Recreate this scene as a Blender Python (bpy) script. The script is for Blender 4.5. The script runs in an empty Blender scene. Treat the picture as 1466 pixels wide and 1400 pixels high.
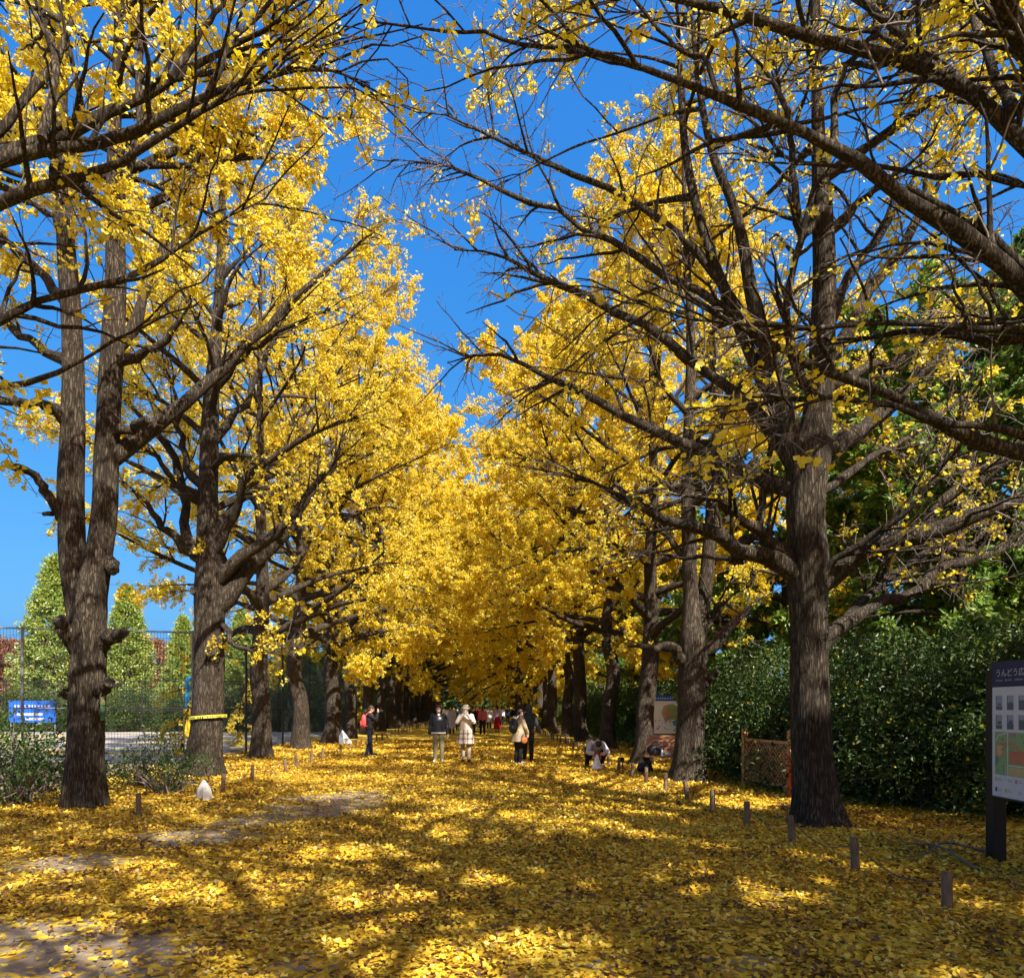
import bpy, math, random
import numpy as np
from mathutils import Vector, Matrix

C = bpy.context.scene
COL = C.collection
R = math.radians
rad = R
# ------------------------------------------------------------------ camera, sky, sun, exposure
W_, H_ = 1466.0, 1400.0
F, CX, CY, EYE = 1000.0, 690.0, 1012.0, 1.65      # focal length, vanishing point and eye height of the photograph
cam_d = bpy.data.cameras.new('camera')
cam = bpy.data.objects.new('camera', cam_d)
COL.objects.link(cam)
cam.location = (0, 0, EYE)
cam.rotation_euler = (R(90), 0, 0)
cam_d.sensor_width = 36
cam_d.lens = 36 * F / W_
cam_d.shift_x = (W_ / 2 - CX) / W_
cam_d.shift_y = (CY - H_ / 2) / W_
cam_d.clip_start = 0.05
cam_d.clip_end = 5000
C.camera = cam

SUN_EL, SUN_AZ = 44.0, 150.0          # azimuth clockwise from +Y (the view direction): behind the camera, to its right
world = bpy.data.worlds.new('World')
C.world = world
world.use_nodes = True
wn = world.node_tree
wn.nodes.clear()
sky = wn.nodes.new('ShaderNodeTexSky')
sky.sky_type = 'NISHITA'
sky.sun_disc = False
sky.sun_elevation = R(SUN_EL)
sky.sun_rotation = R(SUN_AZ)
sky.altitude = 0
sky.air_density = 1.0
sky.dust_density = 4.0
sky.ozone_density = 10.0
bg = wn.nodes.new('ShaderNodeBackground')
bg.inputs['Strength'].default_value = 0.10
wo = wn.nodes.new('ShaderNodeOutputWorld')
sp_ = wn.nodes.new('ShaderNodeSeparateColor'); cb_ = wn.nodes.new('ShaderNodeCombineColor')
wn.links.new(sky.outputs[0], sp_.inputs[0])
for ch, (g_, k_) in enumerate([(1.36, .40), (.70, 1.02), (.32, 2.38)]):        # a clear, deep autumn blue
    p_ = wn.nodes.new('ShaderNodeMath'); p_.operation = 'POWER'; p_.inputs[1].default_value = g_
    m_ = wn.nodes.new('ShaderNodeMath'); m_.operation = 'MULTIPLY'; m_.inputs[1].default_value = k_
    wn.links.new(sp_.outputs[ch], p_.inputs[0]); wn.links.new(p_.outputs[0], m_.inputs[0]); wn.links.new(m_.outputs[0], cb_.inputs[ch])
wn.links.new(cb_.outputs[0], bg.inputs[0])
wn.links.new(bg.outputs[0], wo.inputs[0])
sun_d = bpy.data.lights.new('sun', 'SUN')
sun_d.energy = 4.4
sun_d.angle = R(0.53)
sun_d.color = (1.0, 0.97, 0.90)
sun = bpy.data.objects.new('sun', sun_d)
COL.objects.link(sun)
sdir = Vector((math.sin(R(SUN_AZ)) * math.cos(R(SUN_EL)), math.cos(R(SUN_AZ)) * math.cos(R(SUN_EL)), math.sin(R(SUN_EL))))
sun.rotation_euler = sdir.to_track_quat('Z', 'Y').to_euler()
C.view_settings.view_transform = 'Standard'
C.view_settings.look = 'None'
C.view_settings.exposure = 1.38
C.view_settings.gamma = 1
cy = C.cycles
cy.max_bounces = 10
cy.diffuse_bounces = 7
cy.glossy_bounces = 2
cy.transmission_bounces = 8
cy.caustics_reflective = False
cy.caustics_refractive = False
cy.sample_clamp_indirect = 4
cy.use_adaptive_sampling = True
cy.adaptive_threshold = 0.02

# ------------------------------------------------------------------ helpers
def at(px, py, Y):
    """the point that the photograph's pixel shows at distance Y"""
    return np.array(((px - CX) / F * Y, Y, EYE + (CY - py) / F * Y))

def ground_at(px, py):
    Y = EYE * F / (py - CY)
    return np.array(((px - CX) / F * Y, Y, 0.0))

def tag(o, label=None, cat=None, group=None, kind=None):
    if label: o['label'] = label
    if cat: o['category'] = cat
    if group: o['group'] = group
    if kind: o['kind'] = kind
    return o

def empty(name, loc=(0, 0, 0), rz=0.0, label=None, cat=None, group=None):
    o = bpy.data.objects.new(name, None)
    COL.objects.link(o)
    o.location = loc
    o.rotation_euler = (0, 0, rz)
    o.empty_display_size = 0.2
    return tag(o, label, cat, group)

def link(name, me, parent=None, loc=(0, 0, 0), rz=0.0):
    o = bpy.data.objects.new(name, me)
    COL.objects.link(o)
    o.parent = parent
    o.location = loc
    o.rotation_euler = (0, 0, rz)
    return o

class MB:
    """collects vertices and faces (numpy), then makes one mesh"""
    def __init__(s):
        s.V = []; s.F = []; s.M = []; s.S = []; s.A = []; s.n = 0
    def add(s, V, faces, mat=0, smooth=True, rnd=None):
        V = np.asarray(V, float).reshape(-1, 3)
        faces = np.asarray(faces, dtype=np.int64)
        s.V.append(V)
        s.F.append(faces + s.n)
        k = len(faces)
        s.M.append(np.full(k, mat)); s.S.append(np.full(k, smooth))
        s.A.append(np.full(k, 0.5) if rnd is None else np.broadcast_to(rnd, (k,)))
        s.n += len(V)
        return s
    def poly(s, V, faces, mat=0, smooth=False):
        for f in faces:
            s.add(np.asarray(V, float)[list(f)], [list(range(len(f)))], mat, smooth)
        return s
    def mesh(s, name, mats):
        me = bpy.data.meshes.new(name)
        V = np.concatenate(s.V)
        cnt = np.concatenate([np.full(len(f), f.shape[1]) for f in s.F])
        idx = np.concatenate([f.ravel() for f in s.F])
        start = np.concatenate([[0], np.cumsum(cnt)[:-1]])
        me.vertices.add(len(V)); me.vertices.foreach_set('co', V.ravel().astype(np.float32))
        me.loops.add(len(idx)); me.loops.foreach_set('vertex_index', idx.astype(np.int32))
        me.polygons.add(len(cnt)); me.polygons.foreach_set('loop_start', start.astype(np.int32))
        if not isinstance(mats, (list, tuple)): mats = [mats]
        for m in mats: me.materials.append(m)
        me.polygons.foreach_set('material_index', np.concatenate(s.M).astype(np.int32))
        me.polygons.foreach_set('use_smooth', np.concatenate(s.S).astype(bool))
        a = me.attributes.new('rnd', 'FLOAT', 'FACE')
        a.data.foreach_set('value', np.concatenate(s.A).astype(np.float32))
        me.update(calc_edges=True)
        return me
    def build(s, name, mats, parent=None, loc=(0, 0, 0), rz=0.0):
        return link(name, s.mesh(name, mats), parent, loc, rz)

def norm(v):
    return v / np.maximum(np.linalg.norm(v, axis=-1, keepdims=True), 1e-9)

def resample(P, n):
    """smooth curve through the points (any number of columns), n samples"""
    P = np.asarray(P, float)
    if len(P) == 2:
        t = np.linspace(0, 1, n)[:, None]
        return P[0] * (1 - t) + P[1] * t
    d = np.concatenate([[0], np.cumsum(np.linalg.norm(np.diff(P[:, :3], axis=0), axis=1) + 1e-6)])
    ext = np.vstack([2 * P[0] - P[1], P, 2 * P[-1] - P[-2]])
    t = np.linspace(0, d[-1], n)
    k = np.clip(np.searchsorted(d, t, side='right') - 1, 0, len(P) - 2)
    u = ((t - d[k]) / (d[k + 1] - d[k]))[:, None]
    a, b, c, e = ext[k], ext[k + 1], ext[k + 2], ext[k + 3]
    return 0.5 * ((2 * b) + (c - a) * u + (2 * a - 5 * b + 4 * c - e) * u ** 2 + (3 * b - a - 3 * c + e) * u ** 3)

def tubes(P, Rr, sides, cap=True):
    """batch of tubes: P (B,n,3), Rr (B,n) -> verts, quads"""
    P = np.asarray(P, float); Rr = np.asarray(Rr, float)
    if P.ndim == 2: P = P[None]; Rr = Rr[None]
    B, n, _ = P.shape
    T = norm(np.gradient(P, axis=1))
    mean = norm(P[:, -1] - P[:, 0])
    ax = np.eye(3)[np.argmin(np.abs(mean), axis=1)]
    u0 = norm(np.cross(mean, ax))
    U = norm(u0[:, None] - T * np.sum(u0[:, None] * T, -1, keepdims=True))
    Vv = np.cross(T, U)
    a = np.arange(sides) * 2 * math.pi / sides
    ring = U[:, :, None] * np.cos(a)[:, None] + Vv[:, :, None] * np.sin(a)[:, None]
    V = P[:, :, None] + ring * Rr[:, :, None, None]
    base = (np.arange(B) * n * sides)[:, None, None] + (np.arange(n - 1) * sides)[None, :, None]
    i = np.arange(sides)[None, None, :]
    j = (np.arange(sides) + 1) % sides
    j = j[None, None, :]
    Q = np.stack([base + i, base + j, base + sides + j, base + sides + i], -1).reshape(-1, 4)
    return V.reshape(-1, 3), Q

def box(mb, c, s, mat=0, rot=None):
    c = np.asarray(c, float); s = np.asarray(s, float) / 2
    V = np.array([(x, y, z) for x in (-1, 1) for y in (-1, 1) for z in (-1, 1)], float) * s
    if rot is not None: V = V @ np.asarray(rot).T
    V = V + c
    mb.add(V, [(0, 1, 3, 2), (4, 6, 7, 5), (0, 4, 5, 1), (2, 3, 7, 6), (0, 2, 6, 4), (1, 5, 7, 3)], mat, False)
    return mb

def bar(mb, a, b, w, h, mat=0):
    """a rectangular bar from a to b, w wide (sideways) and h high"""
    a = np.asarray(a, float); b = np.asarray(b, float)
    t = norm(b - a)
    s = np.cross(t, (0, 0, 1.0))
    s = norm(s) if np.linalg.norm(s) > 1e-3 else np.array((1.0, 0, 0))
    u = np.cross(s, t)
    return box(mb, (a + b) / 2, (np.linalg.norm(b - a), w, h), mat, np.stack([t, s, u], 1))

def tube(mb, P, r, sides=8, mat=0, caps=True, n=None):
    P = np.asarray(P, float)
    if n: P = resample(P, n)
    rr = np.full(len(P), r) if np.isscalar(r) else (np.interp(np.linspace(0, 1, len(P)), np.linspace(0, 1, len(r)), r))
    V, Q = tubes(P, rr, sides)
    mb.add(V, Q, mat, True)
    if caps:
        k = len(P)
        mb.add(V[:sides], [list(range(sides))[::-1]], mat, False)
        mb.add(V[-sides:], [list(range(sides))], mat, False)
    return mb

def ball(mb, c, r, seg=12, rings=8, mat=0, fn=None):
    a = np.linspace(0, math.pi, rings + 1); b = np.arange(seg) * 2 * math.pi / seg
    D = np.stack([np.sin(a)[:, None] * np.cos(b), np.sin(a)[:, None] * np.sin(b), np.cos(a)[:, None] * np.ones(seg)], -1)
    V = D * np.asarray(r, float)
    if fn is not None: V = fn(V)
    V = V + np.asarray(c, float)
    i = np.arange(rings)[:, None] * seg; j = np.arange(seg)[None]; k = (np.arange(seg) + 1) % seg
    Q = np.stack([i + j, i + seg + j, i + seg + k[None], i + k[None]], -1).reshape(-1, 4)
    return mb.add(V.reshape(-1, 3), Q, mat, True)

# ------------------------------------------------------------------ materials
def mat(name):
    m = bpy.data.materials.new(name)
    m.use_nodes = True
    nt = m.node_tree
    nt.nodes.clear()
    out = nt.nodes.new('ShaderNodeOutputMaterial')
    return m, nt, out

def N(nt, typ, **kw):
    n = nt.nodes.new('ShaderNode' + typ)
    for k, v in kw.items():
        if k in n.inputs.keys(): n.inputs[k].default_value = v
        else: setattr(n, k, v)
    return n

def ramp(nt, fac, stops, interp='LINEAR'):
    r = nt.nodes.new('ShaderNodeValToRGB')
    r.color_ramp.interpolation = interp
    e = r.color_ramp.elements
    while len(e) < len(stops): e.new(0.5)
    for q, (p, c) in zip(e, stops):
        q.position = p; q.color = (*c, 1)
    nt.links.new(fac, r.inputs[0])
    return r.outputs[0]

def leaf_mat(name, stops, trans=0.42, tint=(1, 1, 1), gloss=0.05):
    m, nt, out = mat(name)
    a = N(nt, 'Attribute', attribute_name='rnd')
    col = ramp(nt, a.outputs['Fac'], stops)
    d = N(nt, 'BsdfDiffuse'); t = N(nt, 'BsdfTranslucent')
    nt.links.new(col, d.inputs['Color'])
    mx = N(nt, 'MixRGB', blend_type='MULTIPLY', Fac=1.0)
    nt.links.new(col, mx.inputs[1]); mx.inputs[2].default_value = (*tint, 1)
    nt.links.new(mx.outputs[0], t.inputs['Color'])
    s = N(nt, 'MixShader', Fac=trans)
    nt.links.new(d.outputs[0], s.inputs[1]); nt.links.new(t.outputs[0], s.inputs[2])
    g = N(nt, 'BsdfGlossy', Roughness=0.42)
    s2 = N(nt, 'MixShader', Fac=gloss)
    nt.links.new(s.outputs[0], s2.inputs[1]); nt.links.new(g.outputs[0], s2.inputs[2])
    nt.links.new(s2.outputs[0], out.inputs[0])
    return m

def bark_mat(name, light, mid, dark, sx=9.0, sz=1.6, bump=0.5):
    m, nt, out = mat(name)
    tc = N(nt, 'TexCoord')
    mp = N(nt, 'Mapping'); mp.inputs['Scale'].default_value = (sx, sx, sz)
    nt.links.new(tc.outputs['Object'], mp.inputs[0])
    nz = N(nt, 'TexNoise', Scale=1.3, Detail=9.0, Roughness=0.68, Distortion=1.2)
    nt.links.new(mp.outputs[0], nz.inputs['Vector'])
    vo = N(nt, 'TexVoronoi', Scale=2.2, feature='DISTANCE_TO_EDGE')
    wv = N(nt, 'VectorMath', operation='ADD')
    sc = N(nt, 'VectorMath', operation='SCALE'); sc.inputs['Scale'].default_value = 0.9
    nt.links.new(nz.outputs['Color'], sc.inputs[0])
    nt.links.new(mp.outputs[0], wv.inputs[0]); nt.links.new(sc.outputs[0], wv.inputs[1])
    nt.links.new(wv.outputs[0], vo.inputs['Vector'])
    ed = ramp(nt, vo.outputs['Distance'], [(0.0, (0.25, 0.25, 0.25)), (0.22, (1, 1, 1))])
    big = N(nt, 'TexNoise', Scale=1.1, Detail=3.0)
    nt.links.new(tc.outputs['Object'], big.inputs['Vector'])
    base = ramp(nt, nz.outputs['Fac'], [(0.3, dark), (0.5, mid), (0.72, light)])
    lich = N(nt, 'MixRGB', blend_type='MULTIPLY', Fac=1.0)
    nt.links.new(base, lich.inputs[1])
    nt.links.new(ramp(nt, big.outputs['Fac'], [(0.3, (0.75, 0.72, 0.66)), (0.6, (1.15, 1.12, 1.0))]), lich.inputs[2])
    mx = N(nt, 'MixRGB')
    nt.links.new(ed, mx.inputs['Fac'])
    mx.inputs[1].default_value = (*[c * 0.75 for c in dark], 1)
    nt.links.new(lich.outputs[0], mx.inputs[2])
    b = N(nt, 'BsdfPrincipled', Roughness=0.9)
    b.inputs['Specular IOR Level'].default_value = 0.15
    nt.links.new(mx.outputs[0], b.inputs['Base Color'])
    hm = N(nt, 'Math', operation='MULTIPLY_ADD'); hm.inputs[1].default_value = 0.6
    nt.links.new(nz.outputs['Fac'], hm.inputs[0]); nt.links.new(ed, hm.inputs[2])
    bp = N(nt, 'Bump', Strength=bump, Distance=0.03)
    nt.links.new(hm.outputs[0], bp.inputs['Height'])
    nt.links.new(bp.outputs[0], b.inputs['Normal'])
    nt.links.new(b.outputs[0], out.inputs[0])
    return m

def plain(name, col, rough=0.6, var=0.12, scale=14.0, metal=0.0, bump=0.0, spec=0.4, stretch=(1, 1, 1)):
    """a painted, woven or cast surface with slight mottling and bump"""
    m, nt, out = mat(name)
    tc = N(nt, 'TexCoord')
    mp = N(nt, 'Mapping'); mp.inputs['Scale'].default_value = stretch
    nt.links.new(tc.outputs['Object'], mp.inputs[0])
    nz = N(nt, 'TexNoise', Scale=scale, Detail=5.0, Roughness=0.6)
    nt.links.new(mp.outputs[0], nz.inputs['Vector'])
    lo = tuple(c * (1 - var) for c in col); hi = tuple(min(1, c * (1 + var)) for c in col)
    cr = ramp(nt, nz.outputs['Fac'], [(0.3, lo), (0.7, hi)])
    b = N(nt, 'BsdfPrincipled', Roughness=rough, Metallic=metal)
    b.inputs['Specular IOR Level'].default_value = spec
    nt.links.new(cr, b.inputs['Base Color'])
    if bump:
        bp = N(nt, 'Bump', Strength=bump, Distance=0.01)
        nt.links.new(nz.outputs['Fac'], bp.inputs['Height'])
        nt.links.new(bp.outputs[0], b.inputs['Normal'])
    nt.links.new(b.outputs[0], out.inputs[0])
    return m

M = {}
M['bark'] = bark_mat('ginkgo_bark', (0.165, 0.135, 0.10), (0.085, 0.067, 0.05), (0.026, 0.020, 0.015), 13.0, 1.9, 0.9)
M['twig'] = plain('twig_bark', (0.14, 0.11, 0.088), 0.85, 0.3, 20)
M['gold'] = leaf_mat('ginkgo_leaf_gold', [(0.0, (0.74, 0.48, 0.012)), (0.35, (0.83, 0.64, 0.02)), (0.7, (0.84, 0.705, 0.06)), (1.0, (0.86, 0.77, 0.26))], 0.5, gloss=.03)
M['litter'] = leaf_mat('fallen_ginkgo_leaf', [(0.0, (0.10, 0.045, 0.018)), (0.18, (0.34, 0.17, 0.022)), (0.45, (0.62, 0.38, 0.022)), (0.78, (0.74, 0.53, 0.045)), (1.0, (0.78, 0.65, 0.20))], 0.15, gloss=0.03)
M['green'] = leaf_mat('broad_green_leaf', [(0.0, (0.055, 0.11, 0.02)), (0.5, (0.14, 0.24, 0.04)), (0.85, (0.28, 0.38, 0.065)), (1.0, (0.46, 0.47, 0.09))], 0.35, (1.1, 1.1, 0.8), 0.04)
M['dark_green'] = leaf_mat('dark_shrub_leaf', [(0.0, (0.02, 0.042, 0.011)), (0.5, (0.048, 0.086, 0.019)), (0.85, (0.10, 0.145, 0.03)), (1.0, (0.20, 0.21, 0.045))], 0.25, (1.2, 1.3, 0.8), 0.03)
M['pale_green'] = leaf_mat('pale_green_leaf', [(0.0, (0.12, 0.20, 0.035)), (0.5, (0.25, 0.34, 0.06)), (0.85, (0.40, 0.43, 0.09)), (1.0, (0.55, 0.45, 0.09))], 0.3, (1.2, 1.2, 0.8), 0.06)
M['russet'] = leaf_mat('russet_leaf', [(0.0, (0.16, 0.07, 0.035)), (0.5, (0.30, 0.15, 0.075)), (1.0, (0.42, 0.22, 0.08))], 0.3)

# ------------------------------------------------------------------ the ground
def vnoise(x, y, seed=0):
    """smooth value noise, 0..1"""
    xi = np.floor(x).astype(np.int64); yi = np.floor(y).astype(np.int64)
    fx = x - xi; fy = y - yi
    fx = fx * fx * (3 - 2 * fx); fy = fy * fy * (3 - 2 * fy)
    def h(a, b):
        n = (a * 374761393 + b * 668265263 + seed * 982451653) & 0x7fffffff
        n = ((n ^ (n >> 13)) * 1274126177) & 0x7fffffff
        return ((n ^ (n >> 16)) & 0xffff) / 65535.0
    return (h(xi, yi) * (1 - fx) + h(xi + 1, yi) * fx) * (1 - fy) + (h(xi, yi + 1) * (1 - fx) + h(xi + 1, yi + 1) * fx) * fy

BARE = [(130, 1375, .9, .9), (20, 1340, 1.0, .8), (110, 1232, 1.0, .7), (285, 1200, 1.2, .8), (440, 1160, 1.3, 1.3), (380, 1175, 1.1, .8), (520, 1140, .9, 1.3), (470, 1148, 1.0, 1.2), (430, 1385, .35, .35),
        (690, 1330, .3, .3), (810, 1290, .4, .25), (1060, 1375, .35, .25)]
def litter_density(x, y):
    x = np.asarray(x, float); y = np.asarray(y, float)
    b = np.zeros_like(x)
    for px, py, sx, sy in BARE:
        g = ground_at(px, py)
        b = np.maximum(b, np.exp(-((x - g[0]) / sx) ** 2 - ((y - g[1]) / sy) ** 2))
    n = 0.55 * vnoise(x * 1.1, y * 1.1, 3) + 0.3 * vnoise(x * 2.7, y * 2.7, 5) + 0.15 * vnoise(x * 7, y * 7, 8)
    d = 1.0 - np.clip((b * 1.3 - 1.15 * n - 0.02) * 2.0, 0, 0.78)
    worn = np.clip((0.36 - n) * 4.0, 0, 1)
    d = d * (1 - 0.45 * worn)
    court = 1 / (1 + np.exp(np.clip((x + 8.9) * 4, -40, 40)))
    return np.clip(d * (1 - 0.9 * court), 0.03, 1)

def ground_material():
    m, nt, out = mat('leaf_strewn_earth')
    tc = N(nt, 'TexCoord')
    a = N(nt, 'Attribute', attribute_name='litter')
    v = N(nt, 'TexVoronoi', Scale=17.0, Randomness=1.0)
    nt.links.new(tc.outputs['Object'], v.inputs['Vector'])
    sep = N(nt, 'SeparateColor'); nt.links.new(v.outputs['Color'], sep.inputs[0])
    lit = ramp(nt, sep.outputs[0], [(0.0, (0.11, 0.052, 0.016)), (0.3, (0.36, 0.20, 0.022)), (0.65, (0.68, 0.44, 0.027)), (1.0, (0.80, 0.60, 0.06))])
    n1 = N(nt, 'TexNoise', Scale=3.0, Detail=8.0, Roughness=0.65); nt.links.new(tc.outputs['Object'], n1.inputs['Vector'])
    n2 = N(nt, 'TexNoise', Scale=60.0, Detail=4.0, Roughness=0.7); nt.links.new(tc.outputs['Object'], n2.inputs['Vector'])
    earth = ramp(nt, n1.outputs['Fac'], [(0.3, (0.21, 0.155, 0.095)), (0.7, (0.35, 0.27, 0.18))])
    g2 = N(nt, 'MixRGB', blend_type='OVERLAY', Fac=0.55)
    nt.links.new(earth, g2.inputs[1]); nt.links.new(n2.outputs['Fac'], g2.inputs[2])
    # leaf or earth, cell by cell
    th = N(nt, 'Math', operation='SUBTRACT'); nt.links.new(a.outputs['Fac'], th.inputs[0]); nt.links.new(sep.outputs[1], th.inputs[1])
    ms = N(nt, 'Math', operation='MULTIPLY_ADD', use_clamp=True); ms.inputs[1].default_value = 8.0; ms.inputs[2].default_value = 0.5
    nt.links.new(th.outputs[0], ms.inputs[0])
    mx = N(nt, 'MixRGB'); nt.links.new(ms.outputs[0], mx.inputs['Fac'])
    nt.links.new(g2.outputs[0], mx.inputs[1]); nt.links.new(lit, mx.inputs[2])
    b = N(nt, 'BsdfPrincipled', Roughness=0.85); b.inputs['Specular IOR Level'].default_value = 0.15
    nt.links.new(mx.outputs[0], b.inputs['Base Color'])
    hh = N(nt, 'Math', operation='ADD'); nt.links.new(v.outputs['Distance'], hh.inputs[0]); nt.links.new(n2.outputs['Fac'], hh.inputs[1])
    bp = N(nt, 'Bump', Strength=0.5, Distance=0.02); nt.links.new(hh.outputs[0], bp.inputs['Height'])
    nt.links.new(bp.outputs[0], b.inputs['Normal'])
    nt.links.new(b.outputs[0], out.inputs[0])
    return m

def make_ground():
    xs = np.concatenate([[-1500, -400, -120, -60, -40, -30, -22, -16, -13, -11, -10, -9.4], np.arange(-9, 7.01, 0.25), [7.5, 8, 9, 11, 14, 18, 24, 32, 45, 80, 150, 500, 1500]])
    ys = np.concatenate([[-60, -30, -15, -8, -4, -1, 1, 2.5], np.arange(3, 26, 0.25), np.arange(26, 60, 1.0), np.arange(60, 140, 4), [150, 180, 240, 400, 900, 2500]])
    X, Y = np.meshgrid(xs, ys)
    Z = 0.012 * (vnoise(X * 0.9, Y * 0.9, 11) - 0.5) * (np.abs(X) < 9)
    V = np.stack([X, Y, Z], -1).reshape(-1, 3)
    nx, ny = len(xs), len(ys)
    i = (np.arange(ny - 1)[:, None] * nx + np.arange(nx - 1)[None]).ravel()
    mb = MB(); mb.add(V, np.stack([i, i + 1, i + nx + 1, i + nx], 1), 0, True)
    o = mb.build('ground', ground_material())
    a = o.data.attributes.new('litter', 'FLOAT', 'POINT')
    a.data.foreach_set('value', litter_density(V[:, 0], V[:, 1]).astype(np.float32))
    tag(o, 'earth avenue thickly strewn with fallen yellow ginkgo leaves', 'ground', kind='structure')
make_ground()

def leaf_geo(mb, pos, axis, nrm, size, rnd, kind=2, mat=0, curl=0.18):
    """fan-shaped leaves; axis points from stalk to rim"""
    n = len(pos)
    a = norm(axis); s = norm(np.cross(nrm, a)); u = np.cross(a, s)
    size = np.broadcast_to(size, (n,))[:, None]
    def pt(x, y, z): return pos + (s * x + a * y + u * z) * size
    c = curl
    if kind == 3:
        V = np.stack([pt(0, 0, 0), pt(0.24, 0.48, c), pt(0, 1.0, -c * .3), pt(-0.24, 0.48, c)], 1)
        mb.add(V.reshape(-1, 3), np.arange(n)[:, None] * 4 + np.arange(4), mat, False, rnd)
    elif kind == 1:
        V = np.stack([pt(0, 0, 0), pt(0.52, 0.55, c), pt(0, 0.92, -c * .3), pt(-0.52, 0.55, c)], 1)
        Q = np.arange(n)[:, None] * 4 + np.arange(4)
        mb.add(V.reshape(-1, 3), Q, mat, False, rnd)
    else:
        V = np.stack([pt(0, 0, 0), pt(0.58, 0.48, c), pt(0.34, 0.86, c * .6), pt(0.0, 0.74, 0), pt(-0.34, 0.86, c * .6), pt(-0.58, 0.48, c)], 1)
        b = np.arange(n)[:, None] * 6
        Q = np.concatenate([b + np.array([0, 1, 2, 3]), b + np.array([0, 3, 4, 5])])
        mb.add(V.reshape(-1, 3), Q, mat, False, np.concatenate([rnd, rnd]))

def fallen_leaves():
    rng = np.random.default_rng(5)
    mb = MB()
    for (y0, y1, dens, size, kind) in [(3.6, 7, 1050, .036, 2), (7, 11, 850, .039, 2), (11, 15, 560, .044, 2), (15, 22, 330, .054, 1), (22, 34, 140, .072, 1)]:
        xw = y1 * 0.80 + 0.3
        x0, x1 = max(-y1 * 0.72, -8.6), min(y1 * 0.8, 7.0)
        n = int(dens * (y1 - y0) * (x1 - x0))
        x = rng.uniform(x0, x1, n); y = rng.uniform(y0, y1, n)
        clump = 0.6 + 0.8 * vnoise(x * 3.1, y * 3.1, 21)
        keep = rng.random(n) < np.minimum(1, litter_density(x, y) ** 1.3 * clump)
        keep &= (x / y > -0.72) & (x / y < 0.80)
        x, y = x[keep], y[keep]; n = len(x)
        th = rng.uniform(0, 2 * math.pi, n)
        tilt = np.abs(rng.normal(0, 0.5, n)); ta = rng.uniform(0, 2 * math.pi, n)
        nrm = np.stack([np.sin(tilt) * np.cos(ta), np.sin(tilt) * np.sin(ta), np.cos(tilt)], 1)
        ax = np.stack([np.cos(th), np.sin(th), np.zeros(n)], 1)
        ax = norm(ax - nrm * np.sum(ax * nrm, 1, keepdims=True))
        s = size * rng.uniform(0.6, 1.45, n)
        z = 0.010 + 0.022 * rng.random(n) + 0.4 * np.sin(tilt) * s
        leaf_geo(mb, np.stack([x, y, z], 1) - ax * s[:, None] * .45, ax, nrm, s, np.clip(rng.beta(1.5, 1.5, n) - .22 * (vnoise(x * 2.3, y * 2.3, 31) > .62), 0, 1), kind, 0, 0.12)
    o = mb.build('fallen_leaves', M['litter'])
    tag(o, 'loose carpet of fallen yellow ginkgo leaves over the avenue', 'fallen leaves', kind='stuff')
fallen_leaves()

# ------------------------------------------------------------------ trees
def interp_curve(P, Rr, idx, t):
    n = P.shape[1]
    f = t * (n - 1)
    k = np.minimum(f.astype(int), n - 2); u = (f - k)
    p = P[idx, k] * (1 - u[:, None]) + P[idx, k + 1] * u[:, None]
    tan = norm(P[idx, k + 1] - P[idx, k])
    r = Rr[idx, k] * (1 - u) + Rr[idx, k + 1] * u
    return p, tan, r

def lengths(P):
    return np.linalg.norm(np.diff(P, axis=1), axis=2).sum(1)

def spawn(rng, P, Rr, per_m, t0, len_rng, ang, up, n, rmax, rend, droop=0.0, wob=0.25, endfac=0.6):
    """side branches off a batch of curves"""
    L = lengths(P)
    cnt = rng.poisson(np.maximum(L * per_m, 0.01))
    idx = np.repeat(np.arange(len(P)), cnt)
    if len(idx) == 0: idx = np.array([0])
    t = t0 + (1 - t0) * rng.random(len(idx)) ** 0.85
    p, tan, r = interp_curve(P, Rr, idx, t)
    B = len(idx)
    rnd = rng.normal(size=(B, 3)); perp = norm(rnd - tan * np.sum(rnd * tan, 1, keepdims=True))
    a = rng.uniform(ang[0], ang[1], B)[:, None]
    d = norm(tan * np.cos(a) + perp * np.sin(a) + np.array((0, 0, up)))
    ln = rng.uniform(len_rng[0], len_rng[1], B) * (1 - (1 - endfac) * t)
    w = rng.normal(size=(B, 3)) * wob
    w[:, 2] += -droop
    s = np.linspace(0, 1, n)
    pts = [p]
    for k in range(1, n):
        dk = norm(d + w * s[k] + rng.normal(size=(B, 3)) * 0.10)
        pts.append(pts[-1] + dk * (ln / (n - 1))[:, None])
    r0 = np.minimum(r * 0.72, rmax)
    R2 = r0[:, None] * (1 - s) + np.minimum(rend, r0)[:, None] * s
    return np.stack(pts, 1), R2, idx

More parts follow.
